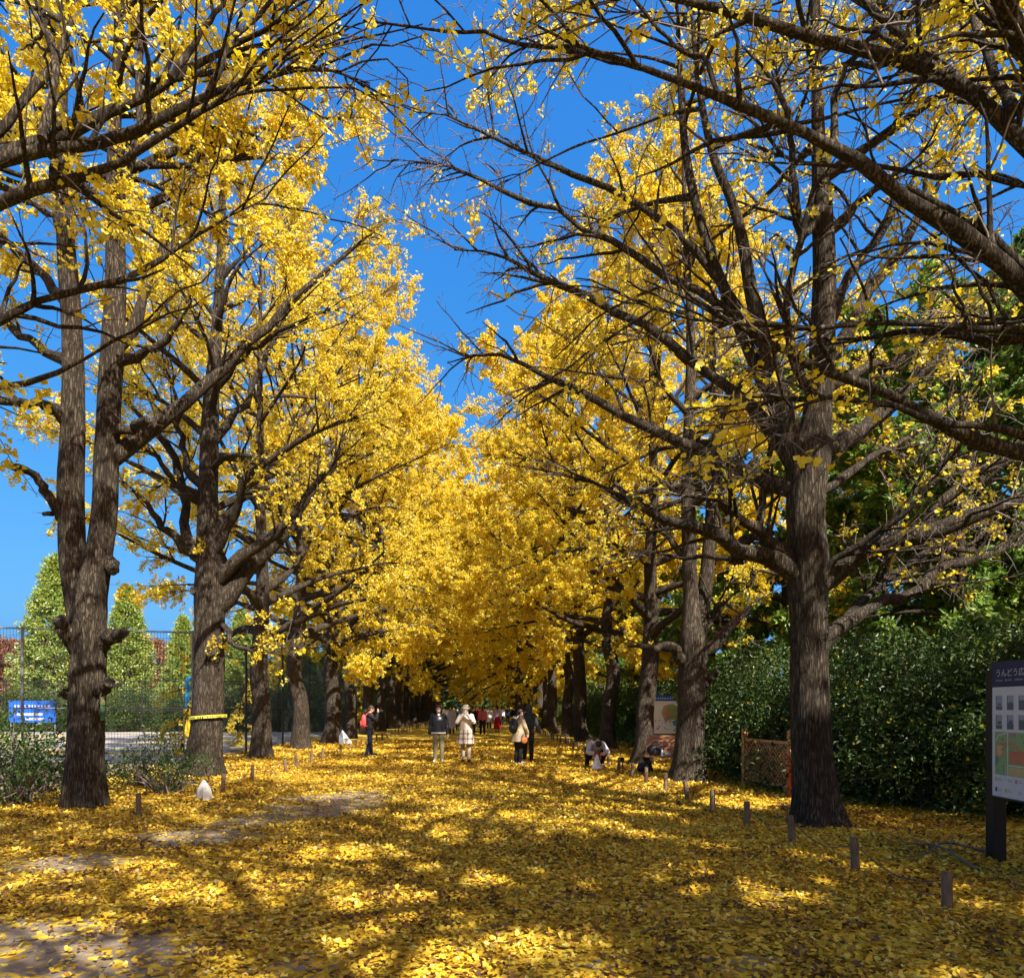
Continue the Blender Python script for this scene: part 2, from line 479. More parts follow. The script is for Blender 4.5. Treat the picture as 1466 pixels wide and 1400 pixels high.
def leafing(rng, mb, P, step, m, size, kind, petiole=0.035, hang=0.5, tuft=1.0, mat=0):
    """clusters of leaves on short spurs along a batch of shoots"""
    L = lengths(P)
    cnt = np.maximum(rng.poisson(L / step), 1)
    idx = np.repeat(np.arange(len(P)), cnt)
    t = rng.random(len(idx))
    p, tan, _ = interp_curve(P, np.zeros(P.shape[:2]), idx, t)
    k = rng.integers(max(1, m - 2), m + 3, len(idx))
    cl = np.repeat(np.arange(len(idx)), k)
    nL = len(cl)
    tone = np.clip(rng.normal(0.5, 0.2, len(P)), 0, 1)
    out = norm(rng.normal(size=(len(idx), 3)) + np.array((0, 0, 0.3)))
    d = norm(out[cl] * 0.8 + rng.normal(size=(nL, 3)) * 0.75 + np.array((0, 0, -hang)))
    pos = p[cl] + d * petiole * rng.uniform(0.4, 1.6, nL)[:, None] * tuft
    nr = norm(rng.normal(size=(nL, 3)) + np.array((0.1, -0.2, 0.35)))
    ax = norm(d + rng.normal(size=(nL, 3)) * 0.35)
    rn = np.clip(tone[idx[cl]] * 0.6 + rng.random(nL) * 0.5 - 0.03, 0, 1)
    leaf_geo(mb, pos, ax, nr, size * rng.uniform(0.65, 1.2, nL), rn, kind, mat)
    return p, out

def spurs(mb, p, out, ln, r, mat=1):
    """the short woody pegs that ginkgo leaves grow from"""
    n = len(p)
    a = norm(out); ref = np.where(np.abs(a[:, 2:3]) < 0.9, np.array((0, 0, 1.0)), np.array((1.0, 0, 0)))
    s = norm(np.cross(a, ref)); u = np.cross(a, s)
    V = np.stack([p + s * r, p + (-0.5 * s + 0.87 * u) * r, p + (-0.5 * s - 0.87 * u) * r, p + a * ln], 1)
    b = np.arange(n)[:, None] * 4
    mb.add(V.reshape(-1, 3), np.concatenate([b + np.array(f) for f in ((0, 1, 3), (1, 2, 3), (2, 0, 3))]), mat, False)

def trunk_mesh(rng, mb, P, Rr, rings, sides, flare=0.35, rough=0.05, knobs=(), z0=0.0):
    """a ridged, flaring bole along a path"""
    q = resample(np.column_stack([P, Rr]), rings)
    Pc, r = q[:, :3], np.maximum(q[:, 3], 0.006)
    T = norm(np.gradient(Pc, axis=0))
    U = norm(np.array((1.0, 0, 0)) - T * T[:, :1]); Vv = np.cross(T, U)
    a = np.arange(sides) * 2 * math.pi / sides
    zz = np.concatenate([[0], np.cumsum(np.linalg.norm(np.diff(Pc, axis=0), axis=1))])[:, None]
    A = a[None, :]
    ph = rng.uniform(0, 6.28, 12)
    warp = 0.5 * np.sin(zz * 1.7 + ph[0]) + 0.35 * np.sin(zz * 4.1 + 2 * A + ph[1]) + 0.2 * np.sin(zz * 9 + 3 * A + ph[2])
    ridge = np.abs(np.sin(9 * A + warp * 2.2 + ph[3])) + 0.6 * np.abs(np.sin(15 * A - warp * 3 + zz * 2 + ph[4]))
    lump = 0.6 * np.sin(2 * A + zz * 1.3 + ph[5]) + 0.6 * np.sin(3 * A - zz * 2.1 + ph[6]) + 0.4 * np.sin(zz * 5 + A + ph[7])
    mod = 1 + rough * (ridge - 0.9) * np.clip(r / 0.18, 0.2, 1)[:, None] + 0.035 * lump
    fl = flare * np.exp(-zz / 0.38) * (1 + 0.45 * np.sin(5 * A + ph[8]) + 0.3 * np.sin(3 * A + ph[9])) + 0.03 * np.exp(-zz / 1.2)
    if flare == 0: fl = 0 * fl
    rr = r[:, None] * (mod + np.maximum(fl, -0.05))
    for (kz, ka, kr, kh) in knobs:
        da = np.angle(np.exp(1j * (A - ka)))
        rr = rr + kh * np.exp(-((zz - kz) / kr) ** 2 - (da * r[:, None] / kr) ** 2)
    ring = U[:, None] * np.cos(A)[..., None] + Vv[:, None] * np.sin(A)[..., None]
    V = Pc[:, None] + ring * rr[..., None]
    i = np.arange(rings - 1)[:, None] * sides; j = np.arange(sides)[None]; k = (j + 1) % sides
    Q = np.stack([i + j, i + k, i + sides + k, i + sides + j], -1).reshape(-1, 4)
    mb.add(V.reshape(-1, 3), Q, 0, True)
    mb.add(V[-1], [list(range(sides))], 0, True)
    return Pc, r

def limb_mesh(rng, P, Rr, kids, kr):
    """one limb with its knobbly surface, its side branches and its cut or living end"""
    mb = MB()
    n = len(P)
    t = np.linspace(0, 1, n)
    r = Rr * (1 + 0.32 * np.exp(-t * n / 2.2)) * (1 + 0.10 * np.sin(t * 23 + rng.uniform(0, 6)) * rng.uniform(.3, 1) + 0.07 * rng.normal(size=n))
    if Rr[-1] / Rr[0] < .5: r = r * (1 - .62 * np.clip((t - .72) / .28, 0, 1))
    V, Q = tubes(P, r, 10)
    mb.add(V, Q, 0, True)
    mb.add(V[-10:], [list(range(10))], 0, True)
    mb.add(V[:10], [list(range(10))[::-1]], 0, True)
    if kids is not None and len(kids):
        V, Q = tubes(kids, kr, 5)
        mb.add(V, Q, 0, True)
    return mb.mesh('limb', M['bark'])

class Spec:
    def __init__(s, **k):
        s.rough = 0.05; s.sides = 40; s.rings = 90; s.flare = 0.45; s.stems = []; s.limbs = []; s.auto = 12; s.z = (4, 15); s.reach = (4.2, 1.2)
        s.leafy = 1.0; s.m = 4; s.size = 0.068; s.kind = 1; s.step = 0.065; s.spur = False; s.knobs = (); s.stubs = []; s.l2 = 1.5; s.l3 = 2.0; s.sh = 3.2; s.lift = (0.35, 0.95); s.barelimb = 1.0
        s.el_low = None; s.skip = None; s.shl = (0.18, 0.5); s.dome = 1.0; s.tw = 1.0; s.l2len = (0.7, 2.1); s.leafmat = 'gold'; s.bark = 'bark'
        s.__dict__.update(k)

def auto_limbs(rng, Pc, r, sp):
    out = []
    zs = np.linspace(sp.z[0], sp.z[1], sp.auto) + rng.uniform(-0.3, 0.3, sp.auto)
    az = rng.uniform(0, 6.28)
    for k, z in enumerate(zs):
        i = int(np.argmin(np.abs(Pc[:, 2] - z)))
        f = (z - sp.z[0]) / max(0.1, sp.z[1] - sp.z[0])
        az += 2.4 + rng.uniform(-0.5, 0.5)
        if sp.skip is not None and sp.skip(az % (2 * math.pi), z): az += math.pi * 0.8
        g = min(1.0, max(0.0, f)) ** sp.dome
        ln = (sp.reach[0] * (1 - g) + sp.reach[1] * g) * rng.uniform(0.75, 1.15)
        el = sp.lift[0] * (1 - f) + sp.lift[1] * f + rng.uniform(-0.15, 0.2)
        d0 = np.array((math.cos(az) * math.cos(el), math.sin(az) * math.cos(el), math.sin(el)))
        bend = rng.uniform(-0.5, 0.35) - 0.2 * (1 - f)
        pts = [Pc[i]]; d = d0.copy(); w = rng.normal(size=3) * 0.08
        for q in range(7):
            d = norm(d + np.array((0, 0, bend / 7)) + w + rng.normal(size=3) * 0.09)
            pts.append(pts[-1] + d * ln / 7)
        P = resample(pts, 14)
        rr = np.linspace(min(r[i] * 0.55, 0.02 + 0.021 * ln), 0.010, 14)
        out.append((P, rr))
    return out

def make_tree_parts(seed, sp, trunk, stems=()):
    """returns (trunk mesh, [limb meshes], crown mesh) around the tree's own base"""
    rng = np.random.default_rng(seed)
    mb = MB()
    Pc, r = trunk_mesh(rng, mb, trunk[:, :3], trunk[:, 3], sp.rings, sp.sides, sp.flare, sp.rough, sp.knobs)
    allP = [(Pc, r)]
    for s in stems:
        allP.append(trunk_mesh(rng, mb, s[:, :3], s[:, 3], 60, 24, 0, sp.rough))
    tm = mb.mesh('trunk', M['bark'])
    limbs = [(l, rr, wt) for (l, rr, wt) in sp.limbs]
    for k, (a, b) in enumerate(allP):
        if k == 0 and sp.stems == 'lead_only_stems': continue
        s2 = sp
        for (l, rr) in auto_limbs(rng, a, b, sp):
            limbs.append((l, rr, 1.0))
    LP = np.stack([resample(l, 14) for l, _, _ in limbs]); LR = np.stack([np.interp(np.linspace(0, 1, 14), np.linspace(0, 1, len(rr)), rr) for _, rr, _ in limbs])
    wt = np.array([w for _, _, w in limbs])
    P2, R2, i2 = spawn(rng, LP, LR, sp.l2, 0.22, sp.l2len, (0.5, 1.1), 0.25, 8, 0.03, np.full(1, 0.006), droop=0.15)
    live = LR[:, -1] / LR[:, 0] < .5
    if live.any():
        e_, er_, ei_ = spawn(rng, LP[live], LR[live], .9, .78, (.8, 1.7), (0.12, .6), .12, 8, 0.016, np.full(1, 0.005), droop=0.1, endfac=.9)
        P2 = np.concatenate([P2, e_]); R2 = np.concatenate([R2, er_]); i2 = np.concatenate([i2, np.where(live)[0][ei_]])
    kp = wt[i2] > 0
    P2, R2, i2 = P2[kp], R2[kp], i2[kp]
    lm = []
    for k in range(len(limbs)):
        sel = i2 == k
        lm.append(limb_mesh(rng, LP[k], LR[k], P2[sel], R2[sel]))
    P3, R3, i3 = spawn(rng, P2, R2, sp.l3, 0.15, (0.35, 1.0), (0.5, 1.2), 0.1, 6, 0.011 * sp.tw, np.full(1, 0.0035 * sp.tw), droop=0.25)
    w2 = wt[i2]; w3 = w2[i3]
    cm = MB()
    V, Q = tubes(P3, R3, 3); cm.add(V, Q, 1, True)
    S = []; SW = []
    lt = LP[:, 7:]                                       # outer half of the limbs carries shoots too
    for (P, Rr, w, pm) in ((P2, R2, w2, sp.sh), (P3, R3, w3, sp.sh), (lt, LR[:, 7:], wt, sp.sh * 0.8)):
        p, q, i = spawn(rng, P, Rr, pm, 0.08, sp.shl, (0.6, 1.4), 0.0, 4, 0.005 * sp.tw, np.full(1, 0.002 * sp.tw), droop=0.3)
        S.append(p); SW.append(w[i])
        V, Q = tubes(p, q, 3); cm.add(V, Q, 1, True)
    S = np.concatenate(S); SW = np.concatenate(SW)
    on = rng.random(len(S)) < np.minimum(1, sp.leafy * SW)
    if on.any():
        leafing(rng, cm, S[on], sp.step, sp.m, sp.size, sp.kind)
    on3 = rng.random(len(P3)) < np.minimum(1, sp.leafy * w3)
    if on3.any():
        leafing(rng, cm, P3[on3], sp.step * 1.4, sp.m, sp.size, sp.kind)
    if sp.spur:
        for X in (S, P3, P2):
            idx = np.repeat(np.arange(len(X)), np.maximum((lengths(X) / 0.045).astype(int), 1))
            p, tan, _ = interp_curve(X, np.zeros(X.shape[:2]), idx, rng.random(len(idx)))
            o_ = norm(np.cross(tan, rng.normal(size=tan.shape)) + tan * 0.5)
            spurs(cm, p, o_, 0.022 * rng.uniform(0.5, 1.4, len(p))[:, None], 0.0028)
    crown = cm.mesh('crown', [M[sp.leafmat], M['twig']])
    return tm, lm, crown

def place_tree(parts, loc, label, group='ginkgo trees lining the avenue', rz=0.0, scale=1.0, name='ginkgo_tree'):
    tm, lm, crown = parts
    root = empty(name, loc, rz, label, 'tree', group)
    root.scale = (scale,) * 3
    link('trunk', tm, root)
    for l in lm: link('limb', l, root)
    link('crown', crown, root)
    return root

def px_path(pts, Y, base, dy=0.0, wob=0.0):
    """pixels (px, py, width px) at a distance, with the far end dy deeper -> points around the base, radius"""
    n = len(pts); out = []
    for k, p in enumerate(pts):
        d = Y + dy * (k / max(1, n - 1)) ** 1.2
        q = at(p[0], p[1], d) - base
        out.append((*q, p[2] / F * d / 2 if len(p) > 2 else 0))
    return np.array(out)

def px_limb(pts, w0, w1, Y, base, dy=0.0, wt=1.0):
    a = px_path([(x, y, 0) for x, y in pts], Y, base, dy)
    n = 16
    P = resample(a[:, :3], n)
    t = np.linspace(0, 1, n)
    rg_ = np.random.default_rng(int(abs(pts[0][0] * 7 + pts[-1][1] * 3)))
    P = P + rg_.normal(size=P.shape) * (.0035 * Y) * np.sin(np.pi * np.clip(t * 1.3, 0, 1))[:, None]
    d = Y + dy * t
    rr = (w0 * (1 - t) + w1 * t) / F * d / 2
    return (P, rr, wt)

def hero(seed, Y, trunk_px, stems_px, limbs, label, sp):
    slim = {11: .84, 12: .88, 21: .85, 22: .86}.get(seed, 1.0)
    trunk_px = [(x, y, w * slim) for x, y, w in trunk_px]
    b = trunk_px[0]
    base = at(b[0], 0, Y); base[2] = 0
    tr = px_path(trunk_px, Y, base); tr[0, 2] = -0.12
    st = [px_path(s, Y, base, dy) for s, dy in stems_px]
    sp.limbs = [px_limb(p, w0, w1, Y, base, dy, wt) for (p, w0, w1, dy, wt) in limbs]
    for P, rr, wt in sp.limbs:                                     # root every limb inside the bole or stem it leaves
        best = None
        for q in [tr] + st:
            if not (q[0, 2] - .2 < P[0, 2] < q[-1, 2]): continue
            c = np.array([np.interp(P[0, 2], q[:, 2], q[:, a]) for a in (0, 1)])
            dd = np.hypot(*(P[0, :2] - c))
            if best is None or dd < best[0]: best = (dd, c)
        if best is not None and best[0] < .6:
            P[0, :2] = P[0, :2] * .25 + best[1] * .75; P[0, 2] -= .04
    return place_tree(make_tree_parts(seed, sp, tr, st), tuple(base), label)

# ---- the near left tree: two stems from one bole
hero(11, 11.5,
  [(120, 1165, 58), (121, 1120, 57), (123, 1050, 54), (126, 990, 56), (127, 940, 53), (128, 880, 54), (130, 845, 52), (142, 795, 42), (150, 730, 39), (152, 660, 38), (155, 600, 37), (160, 520, 37), (165, 430, 34), (165, 340, 29), (162, 260, 21), (166, 150, 18), (170, 50, 16), (172, -120, 12), (170, -350, 4)],
  [([(122, 925, 34), (112, 860, 36), (104, 790, 35), (101, 700, 34), (105, 600, 31), (104, 500, 28), (98, 400, 26), (92, 300, 21), (88, 180, 16), (92, 60, 13), (98, -120, 9), (104, -300, 3)], 0.1)],
  [([(160, 658), (185, 640), (215, 612), (270, 578), (305, 540), (380, 470), (440, 410), (492, 368), (556, 308)], 20, 4, 1.5, .45),
   ([(165, 520), (192, 512), (225, 498), (258, 458), (275, 430)], 15, 6, -.6, .6),
   ([(160, 625), (190, 612), (211, 600)], 14, 11, -.4, 0),
   ([(165, 500), (192, 470), (212, 400), (236, 330), (262, 262), (300, 190)], 15, 6, .8, 1),
   ([(98, 605), (75, 585), (55, 575), (0, 573), (-60, 560)], 17, 8, -.8, .6),
   ([(100, 520), (80, 510), (40, 488), (0, 455), (-50, 430)], 14, 6, .7, .6),
   ([(98, 430), (80, 418), (40, 375), (0, 340), (-60, 300)], 15, 7, .5, .9),
   ([(90, 330), (60, 300), (30, 285), (0, 262)], 9, 5, -.5, .9),
   ([(90, 745), (78, 722), (58, 692), (38, 674), (16, 668)], 14, 11, -.9, 0),
   ([(95, 740), (78, 735), (62, 736)], 8, 6, -.3, 0),
   ([(112, 925), (96, 902), (84, 885)], 30, 22, -.25, 0),
   ([(142, 920), (158, 912), (178, 905)], 26, 15, -.25, 0),
   ([(135, 992), (150, 984), (157, 976)], 26, 14, -.3, 0),
   ([(112, 1000), (96, 990), (84, 996)], 20, 9, -.25, 0),
   ([(150, 800), (158, 812), (162, 818)], 26, 16, -.15, 0),
   ([(168, 330), (205, 300), (260, 268), (330, 235), (410, 180)], 14, 4, 1.2, 1.2),
   ([(166, 220), (200, 180), (250, 140), (330, 60)], 13, 4, 1.0, 1.5),
   ([(166, 300), (196, 200), (200, 100), (196, 0), (190, -80)], 13, 5, .6, 1.4),
   ([(165, 250), (240, 225), (330, 200), (420, 172), (500, 168)], 12, 4, 2.5, 1.3)],
  'old ginkgo forking into two black stems above cut stumps, nearest in the left row',
  Spec(auto=13, z=(10.0, 16.0), reach=(4.0, 1.5), leafy=1.0, size=.06, step=.044, l2=1.8, l3=2.4, sh=3.8, tw=1.3, spur=True, sides=64, rings=130, rough=.045, knobs=((2.35, 4.2, .16, .06), (3.4, 5.0, .2, .07))))

# ---- second left tree, with a band of tape round its bole
hero(12, 16.8,
  [(288, 1113, 58), (294, 1060, 50), (298, 1000, 48), (300, 940, 46), (300, 880, 46), (300, 845, 46), (298, 780, 36), (298, 700, 31), (301, 600, 26), (308, 500, 19), (315, 400, 15), (318, 300, 11), (318, 200, 7), (316, 90, 3)],
  [],
  [([(300, 790), (272, 790), (240, 765), (210, 720), (178, 690)], 15, 6, -1.0, .9),
   ([(298, 805), (272, 785), (263, 735), (262, 690), (240, 640), (205, 600), (160, 555)], 16, 6, 1.0, .9),
   ([(296, 725), (262, 700), (230, 660), (175, 625)], 11, 5, -1.5, .9),
   ([(305, 870), (330, 850), (352, 815), (385, 785), (410, 760), (440, 710), (482, 655), (520, 600)], 26, 6, 1.0, .8),
   ([(306, 835), (335, 810), (372, 780), (410, 752), (455, 690), (500, 640)], 18, 5, -1.2, .8),
   ([(304, 795), (330, 740), (352, 690), (400, 650), (450, 620), (510, 598)], 14, 5, -2.0, .8),
   ([(302, 760), (330, 730), (360, 706), (420, 690)], 12, 5, 1.5, .9),
   ([(300, 850), (284, 850), (276, 845)], 17, 12, -.3, 0),
   ([(298, 700), (275, 680), (262, 640), (255, 580), (235, 520)], 12, 4, .5, .9),
   ([(300, 640), (330, 600), (370, 540), (400, 470), (430, 420)], 12, 4, 1.0, .9),
   ([(303, 560), (350, 510), (410, 470), (480, 440)], 10, 4, -1.5, .9),
   ([(306, 880), (340, 920), (380, 940)], 9, 4, -1.2, .9)],
  'straight ginkgo with yellow tape tied round its bole, second in the left row',
  Spec(auto=20, z=(6.5, 14.0), reach=(4.0, 1.2), leafy=.62, size=.068, step=.07, sides=48, rings=110, rough=.045))

# ---- the near right tree
hero(21, 9.8,
  [(1172, 1183, 72), (1168, 1130, 64), (1162, 1060, 60), (1160, 1000, 58), (1158, 930, 57), (1157, 870, 59), (1156, 810, 64), (1154, 750, 60), (1156, 690, 62), (1164, 640, 56), (1172, 570, 41), (1178, 480, 38), (1180, 380, 35), (1176, 280, 31), (1172, 200, 22), (1169, 100, 17), (1166, -40, 14), (1164, -250, 9), (1162, -450, 3)],
  [([(1148, 705, 34), (1136, 640, 30), (1118, 570, 25), (1098, 505, 22), (1078, 430, 19), (1064, 350, 16), (1048, 290, 13), (1020, 220, 11), (1000, 120, 8), (990, 20, 4)], -.4),
   ([(1142, 690, 26), (1122, 612, 22), (1085, 530, 18), (1052, 450, 16), (1020, 370, 14), (998, 300, 13), (982, 220, 11), (976, 150, 9), (970, 40, 5)], .5)],
  [([(1140, 698), (1110, 692), (1080, 684), (1035, 658), (985, 640), (935, 610), (898, 598), (850, 572), (795, 545), (750, 522), (700, 505), (640, 520)], 19, 4, 2.2, .12),
   ([(1128, 655), (1102, 610), (1062, 565), (1000, 520), (945, 485), (880, 445), (800, 408), (745, 382), (710, 362), (650, 358)], 18, 4, 1.6, .10),
   ([(1112, 545), (1085, 480), (1040, 420), (985, 355), (930, 310), (870, 268), (810, 245), (750, 218), (690, 190), (640, 165), (590, 160)], 14, 3, 1.0, .06),
   ([(1085, 480), (1020, 430), (960, 400), (900, 360), (845, 330), (790, 300), (730, 280), (650, 240), (560, 228)], 11, 3, 2.5, .06),
   ([(1140, 825), (1105, 800), (1075, 795), (1055, 790), (1010, 762), (960, 745), (900, 718), (850, 690), (806, 672)], 26, 5, -.9, .2),
   ([(1138, 808), (1112, 778), (1085, 756), (1062, 742), (1020, 710)], 20, 8, -.6, .2),
   ([(1062, 800), (1052, 808), (1050, 796), (1062, 775), (1085, 762), (1094, 690), (1104, 640)], 15, 9, .3, .2),
   ([(1070, 795), (1020, 800), (985, 798), (900, 785)], 9, 3, .8, .3),
   ([(1178, 832), (1215, 806), (1250, 786), (1300, 772), (1345, 752), (1400, 735), (1470, 716), (1540, 700)], 34, 15, -.8, .35),
   ([(1290, 772), (1325, 752), (1352, 715), (1390, 680), (1440, 655), (1500, 640)], 15, 8, .5, .4),
   ([(1180, 915), (1212, 890), (1260, 862), (1310, 850), (1350, 812), (1400, 800), (1480, 770)], 20, 8, 1.2, .4),
   ([(1180, 930), (1225, 870), (1262, 835), (1300, 810), (1340, 785), (1400, 790)], 16, 7, 2.5, .4),
   ([(1186, 648), (1220, 622), (1252, 600), (1290, 560), (1340, 520), (1400, 470)], 24, 7, 1.5, .5),
   ([(1180, 705), (1222, 672), (1262, 645), (1310, 620), (1390, 560)], 12, 5, 2.2, .5),
   ([(1172, 850), (1180, 820), (1215, 790), (1270, 755), (1310, 720), (1370, 640)], 12, 5, -1.2, .4),
   ([(1186, 520), (1222, 460), (1262, 390), (1300, 335), (1340, 270), (1380, 180)], 19, 7, .6, .6),
   ([(1188, 470), (1212, 400), (1250, 350), (1292, 290), (1330, 200)], 14, 5, 1.5, .6),
   ([(1190, 335), (1232, 290), (1280, 255), (1340, 200)], 12, 5, -.8, .6),
   ([(1186, 560), (1250, 520), (1320, 500), (1400, 440)], 12, 4, 2.0, .6),
   ([(1176, 290), (1150, 340), (1140, 300), (1130, 200), (1110, 90)], 14, 5, -.6, .4),
   ([(1150, 560), (1128, 480), (1128, 420), (1150, 330), (1165, 270)], 13, 8, -.5, .2)],
  'massive half-bare ginkgo with many spreading limbs, nearest in the right row',
  Spec(auto=12, z=(9.2, 15.5), reach=(4.2, 1.6), leafy=.42, size=.06, step=.075, spur=True, sides=64, rings=140, rough=.045, kind=2, m=3, l2=1.9, l3=2.8, sh=3.4, tw=1.5,
       knobs=((5.3, 4.6, .2, .06), (3.9, 4.9, .22, .05), (2.4, 4.2, .12, .03))))

# ---- second right tree: two straight stems
hero(22, 15.6,
  [(985, 1122, 52), (988, 1060, 45), (990, 1000, 43), (992, 950, 44), (992, 915, 42), (989, 860, 26), (986, 760, 23), (986, 650, 21), (989, 550, 18), (988, 450, 13), (982, 340, 9), (978, 220, 6), (976, 130, 2)],
  [([(994, 930, 26), (1004, 885, 21), (1014, 800, 19), (1021, 700, 17), (1028, 600, 15), (1026, 500, 11), (1020, 380, 8), (1016, 270, 4)], .5)],
  [([(985, 955), (968, 935), (948, 928), (930, 925), (900, 925)], 17, 8, -.8, .5),
   ([(998, 945), (1020, 922), (1045, 900), (1060, 882), (1090, 855)], 22, 7, .4, .6),
   ([(1002, 905), (1022, 880), (1045, 855), (1060, 845)], 14, 5, -.7, .6),
   ([(985, 800), (960, 770), (930, 740), (890, 720)], 10, 4, 1.0, .9),
   ([(1020, 760), (1060, 735), (1100, 720)], 9, 4, 1.4, .9),
   ([(1003, 985), (1016, 972), (1028, 960)], 13, 9, -.3, 0)],
  'ginkgo rising as a pair of thin straight stems behind the bench',
  Spec(auto=16, z=(6.0, 13.2), reach=(3.6, 1.2), leafy=.6, size=.06, step=.07, sides=48, rings=110, rough=.045))

# ---- trees that stand just outside the frame and reach into it
hero(31, 6.0,
  [(1500, 1287, 120), (1498, 1100, 105), (1500, 900, 100), (1505, 700, 95), (1510, 500, 84), (1515, 300, 70), (1520, 0, 55), (1525, -500, 38), (1525, -1000, 18), (1525, -1500, 5)] if False else
  [(1660, 1287, 120), (1658, 1100, 105), (1660, 900, 100), (1665, 700, 95), (1670, 500, 84), (1675, 300, 70), (1680, 0, 55), (1685, -500, 38), (1690, -1000, 18), (1690, -1500, 5)],
  [],
  [([(1670, 420), (1560, 290), (1466, 215), (1425, 160), (1380, 122), (1325, 97), (1250, 76), (1170, 56), (1080, 28), (1000, 6), (900, -14), (800, -20)], 25.8, 8, .4, .42),
   ([(1668, 620), (1560, 520), (1466, 418), (1405, 352), (1350, 312), (1280, 268), (1200, 215), (1120, 176), (1050, 150), (960, 110), (885, 86), (800, 55), (735, 20)], 31.9, 6, -.5, .42),
   ([(1668, 520), (1540, 440), (1466, 385), (1420, 338), (1370, 308), (1300, 270)], 18.2, 10, .2, .4),
   ([(1665, 560), (1540, 488), (1466, 484), (1400, 484), (1340, 477), (1290, 474), (1235, 487), (1180, 494)], 18.2, 7, .6, .3),
   ([(1666, 500), (1540, 470), (1440, 474), (1340, 466), (1250, 464), (1170, 468), (1090, 466), (990, 458), (930, 440)], 11.4, 4, -.4, .3),
   ([(1664, 800), (1560, 700), (1466, 652), (1400, 628), (1330, 598), (1280, 566), (1220, 545), (1160, 526), (1110, 492), (1040, 460), (990, 430), (920, 400)], 27.4, 5, -.3, .22),
   ([(1560, 660), (1466, 622), (1400, 605), (1330, 600), (1270, 582), (1190, 566), (1100, 600), (1010, 610)], 13.7, 4, -1.0, .35),
   ([(1675, 380), (1560, 300), (1466, 260), (1350, 251), (1260, 238), (1160, 236), (1070, 205)], 9.1, 4, 1.0, .4),
   ([(1680, 200), (1560, 130), (1466, 62), (1440, 10), (1400, -60)], 30.4, 22, -.6, .5),
   ([(1400, 140), (1300, 60), (1180, -30), (1060, -60)], 13.7, 6, 1.0, .8),
   ([(1330, 100), (1290, 40), (1240, -20)], 10.6, 6, 1.5, .9),
   ([(1195, 212), (1200, 120), (1260, 40), (1300, -30)], 8.4, 5, .8, .6),
   ([(1030, 140), (1010, 90), (960, 60), (900, -10)], 6.8, 4, .3, .6),
   ([(900, 90), (820, 70), (740, 60), (680, 50), (600, 40), (520, 30)], 6.1, 3, .3, .6),
   ([(1450, 160), (1400, 40), (1380, -60)], 11.4, 7, 2.5, 1.3),
   ([(1560, 300), (1480, 120), (1420, -20)], 15.2, 8, 3.0, 1.3)],
  'ginkgo beyond the right edge whose long leafy limbs hang over the avenue',
  Spec(auto=14, z=(8.0, 15.0), reach=(4.6, 1.6), leafy=.55, size=.056, step=.085, spur=True, sides=32, rings=60, kind=2, m=3, l2=2.0, l3=2.5, sh=2.8, tw=1.3, shl=(.15, .42)))

hero(32, 6.4,
  [(-330, 1270, 125), (-330, 1000, 112), (-332, 700, 100), (-335, 400, 84), (-335, 100, 66), (-335, -300, 50), (-335, -800, 28), (-335, -1350, 5)],
  [],
  [([(-332, 420), (-200, 300), (-60, 240), (0, 223), (60, 200), (140, 170), (200, 142), (245, 113), (310, 78), (370, 50), (430, 30)], 32, 5, .8, .30),
   ([(-332, 380), (-200, 280), (-60, 242), (0, 232), (80, 208), (160, 201), (220, 180), (300, 136), (380, 110), (470, 98), (530, 120)], 28, 4, .2, .30),
   ([(-332, 500), (-200, 380), (-60, 316), (0, 293), (60, 272), (130, 250), (200, 215), (270, 170), (360, 126), (420, 95)], 28, 4, -.6, .30),
   ([(-332, 640), (-200, 530), (-60, 490), (0, 462), (40, 437), (110, 415), (200, 392), (290, 330), (380, 285)], 18, 4, .6, .22),
   ([(-332, 700), (-200, 620), (-60, 565), (0, 555), (60, 542), (120, 515), (160, 490), (205, 468)], 16, 5, -.4, .22),
   ([(-60, 240), (20, 160), (90, 60), (120, -60)], 14, 6, .6, 1.2),
   ([(60, 200), (80, 100), (60, 20), (50, -60)], 11, 6, .9, 1.2),
   ([(245, 113), (280, 60), (320, 0), (345, -60)], 9, 5, .5, .9),
   ([(300, 136), (330, 60), (400, 0), (460, -40)], 9, 4, .8, .9)],
  'ginkgo beyond the left edge whose dark limbs cross the upper left corner',
  Spec(auto=13, z=(7.5, 14.5), reach=(4.4, 1.6), leafy=1.0, size=.056, step=.065, spur=True, sides=32, rings=60, kind=2, m=4, l2=1.7, l3=2.2, sh=2.4, shl=(.15, .42)))

# ---- the kinds that fill the rows
def generic(seed, h, r0, sp, lean=0.1):
    rng = np.random.default_rng(seed)
    z = np.array([-0.12, 0.6, 1.6, 2.8, 4.2, 6, 8, 10.5, 13, 15.5, 17.5]) * h / 17.5
    z[0] = -0.12
    rr = r0 * np.array([1.06, 1.0, .95, .92, .8, .64, .5, .38, .26, .14, .04])
    x = np.cumsum(rng.normal(size=len(z)) * lean); y = np.cumsum(rng.normal(size=len(z)) * lean)
    x -= x[0]; y -= y[0]
    return make_tree_parts(seed + 100, sp, np.stack([x, y, z, rr], 1))

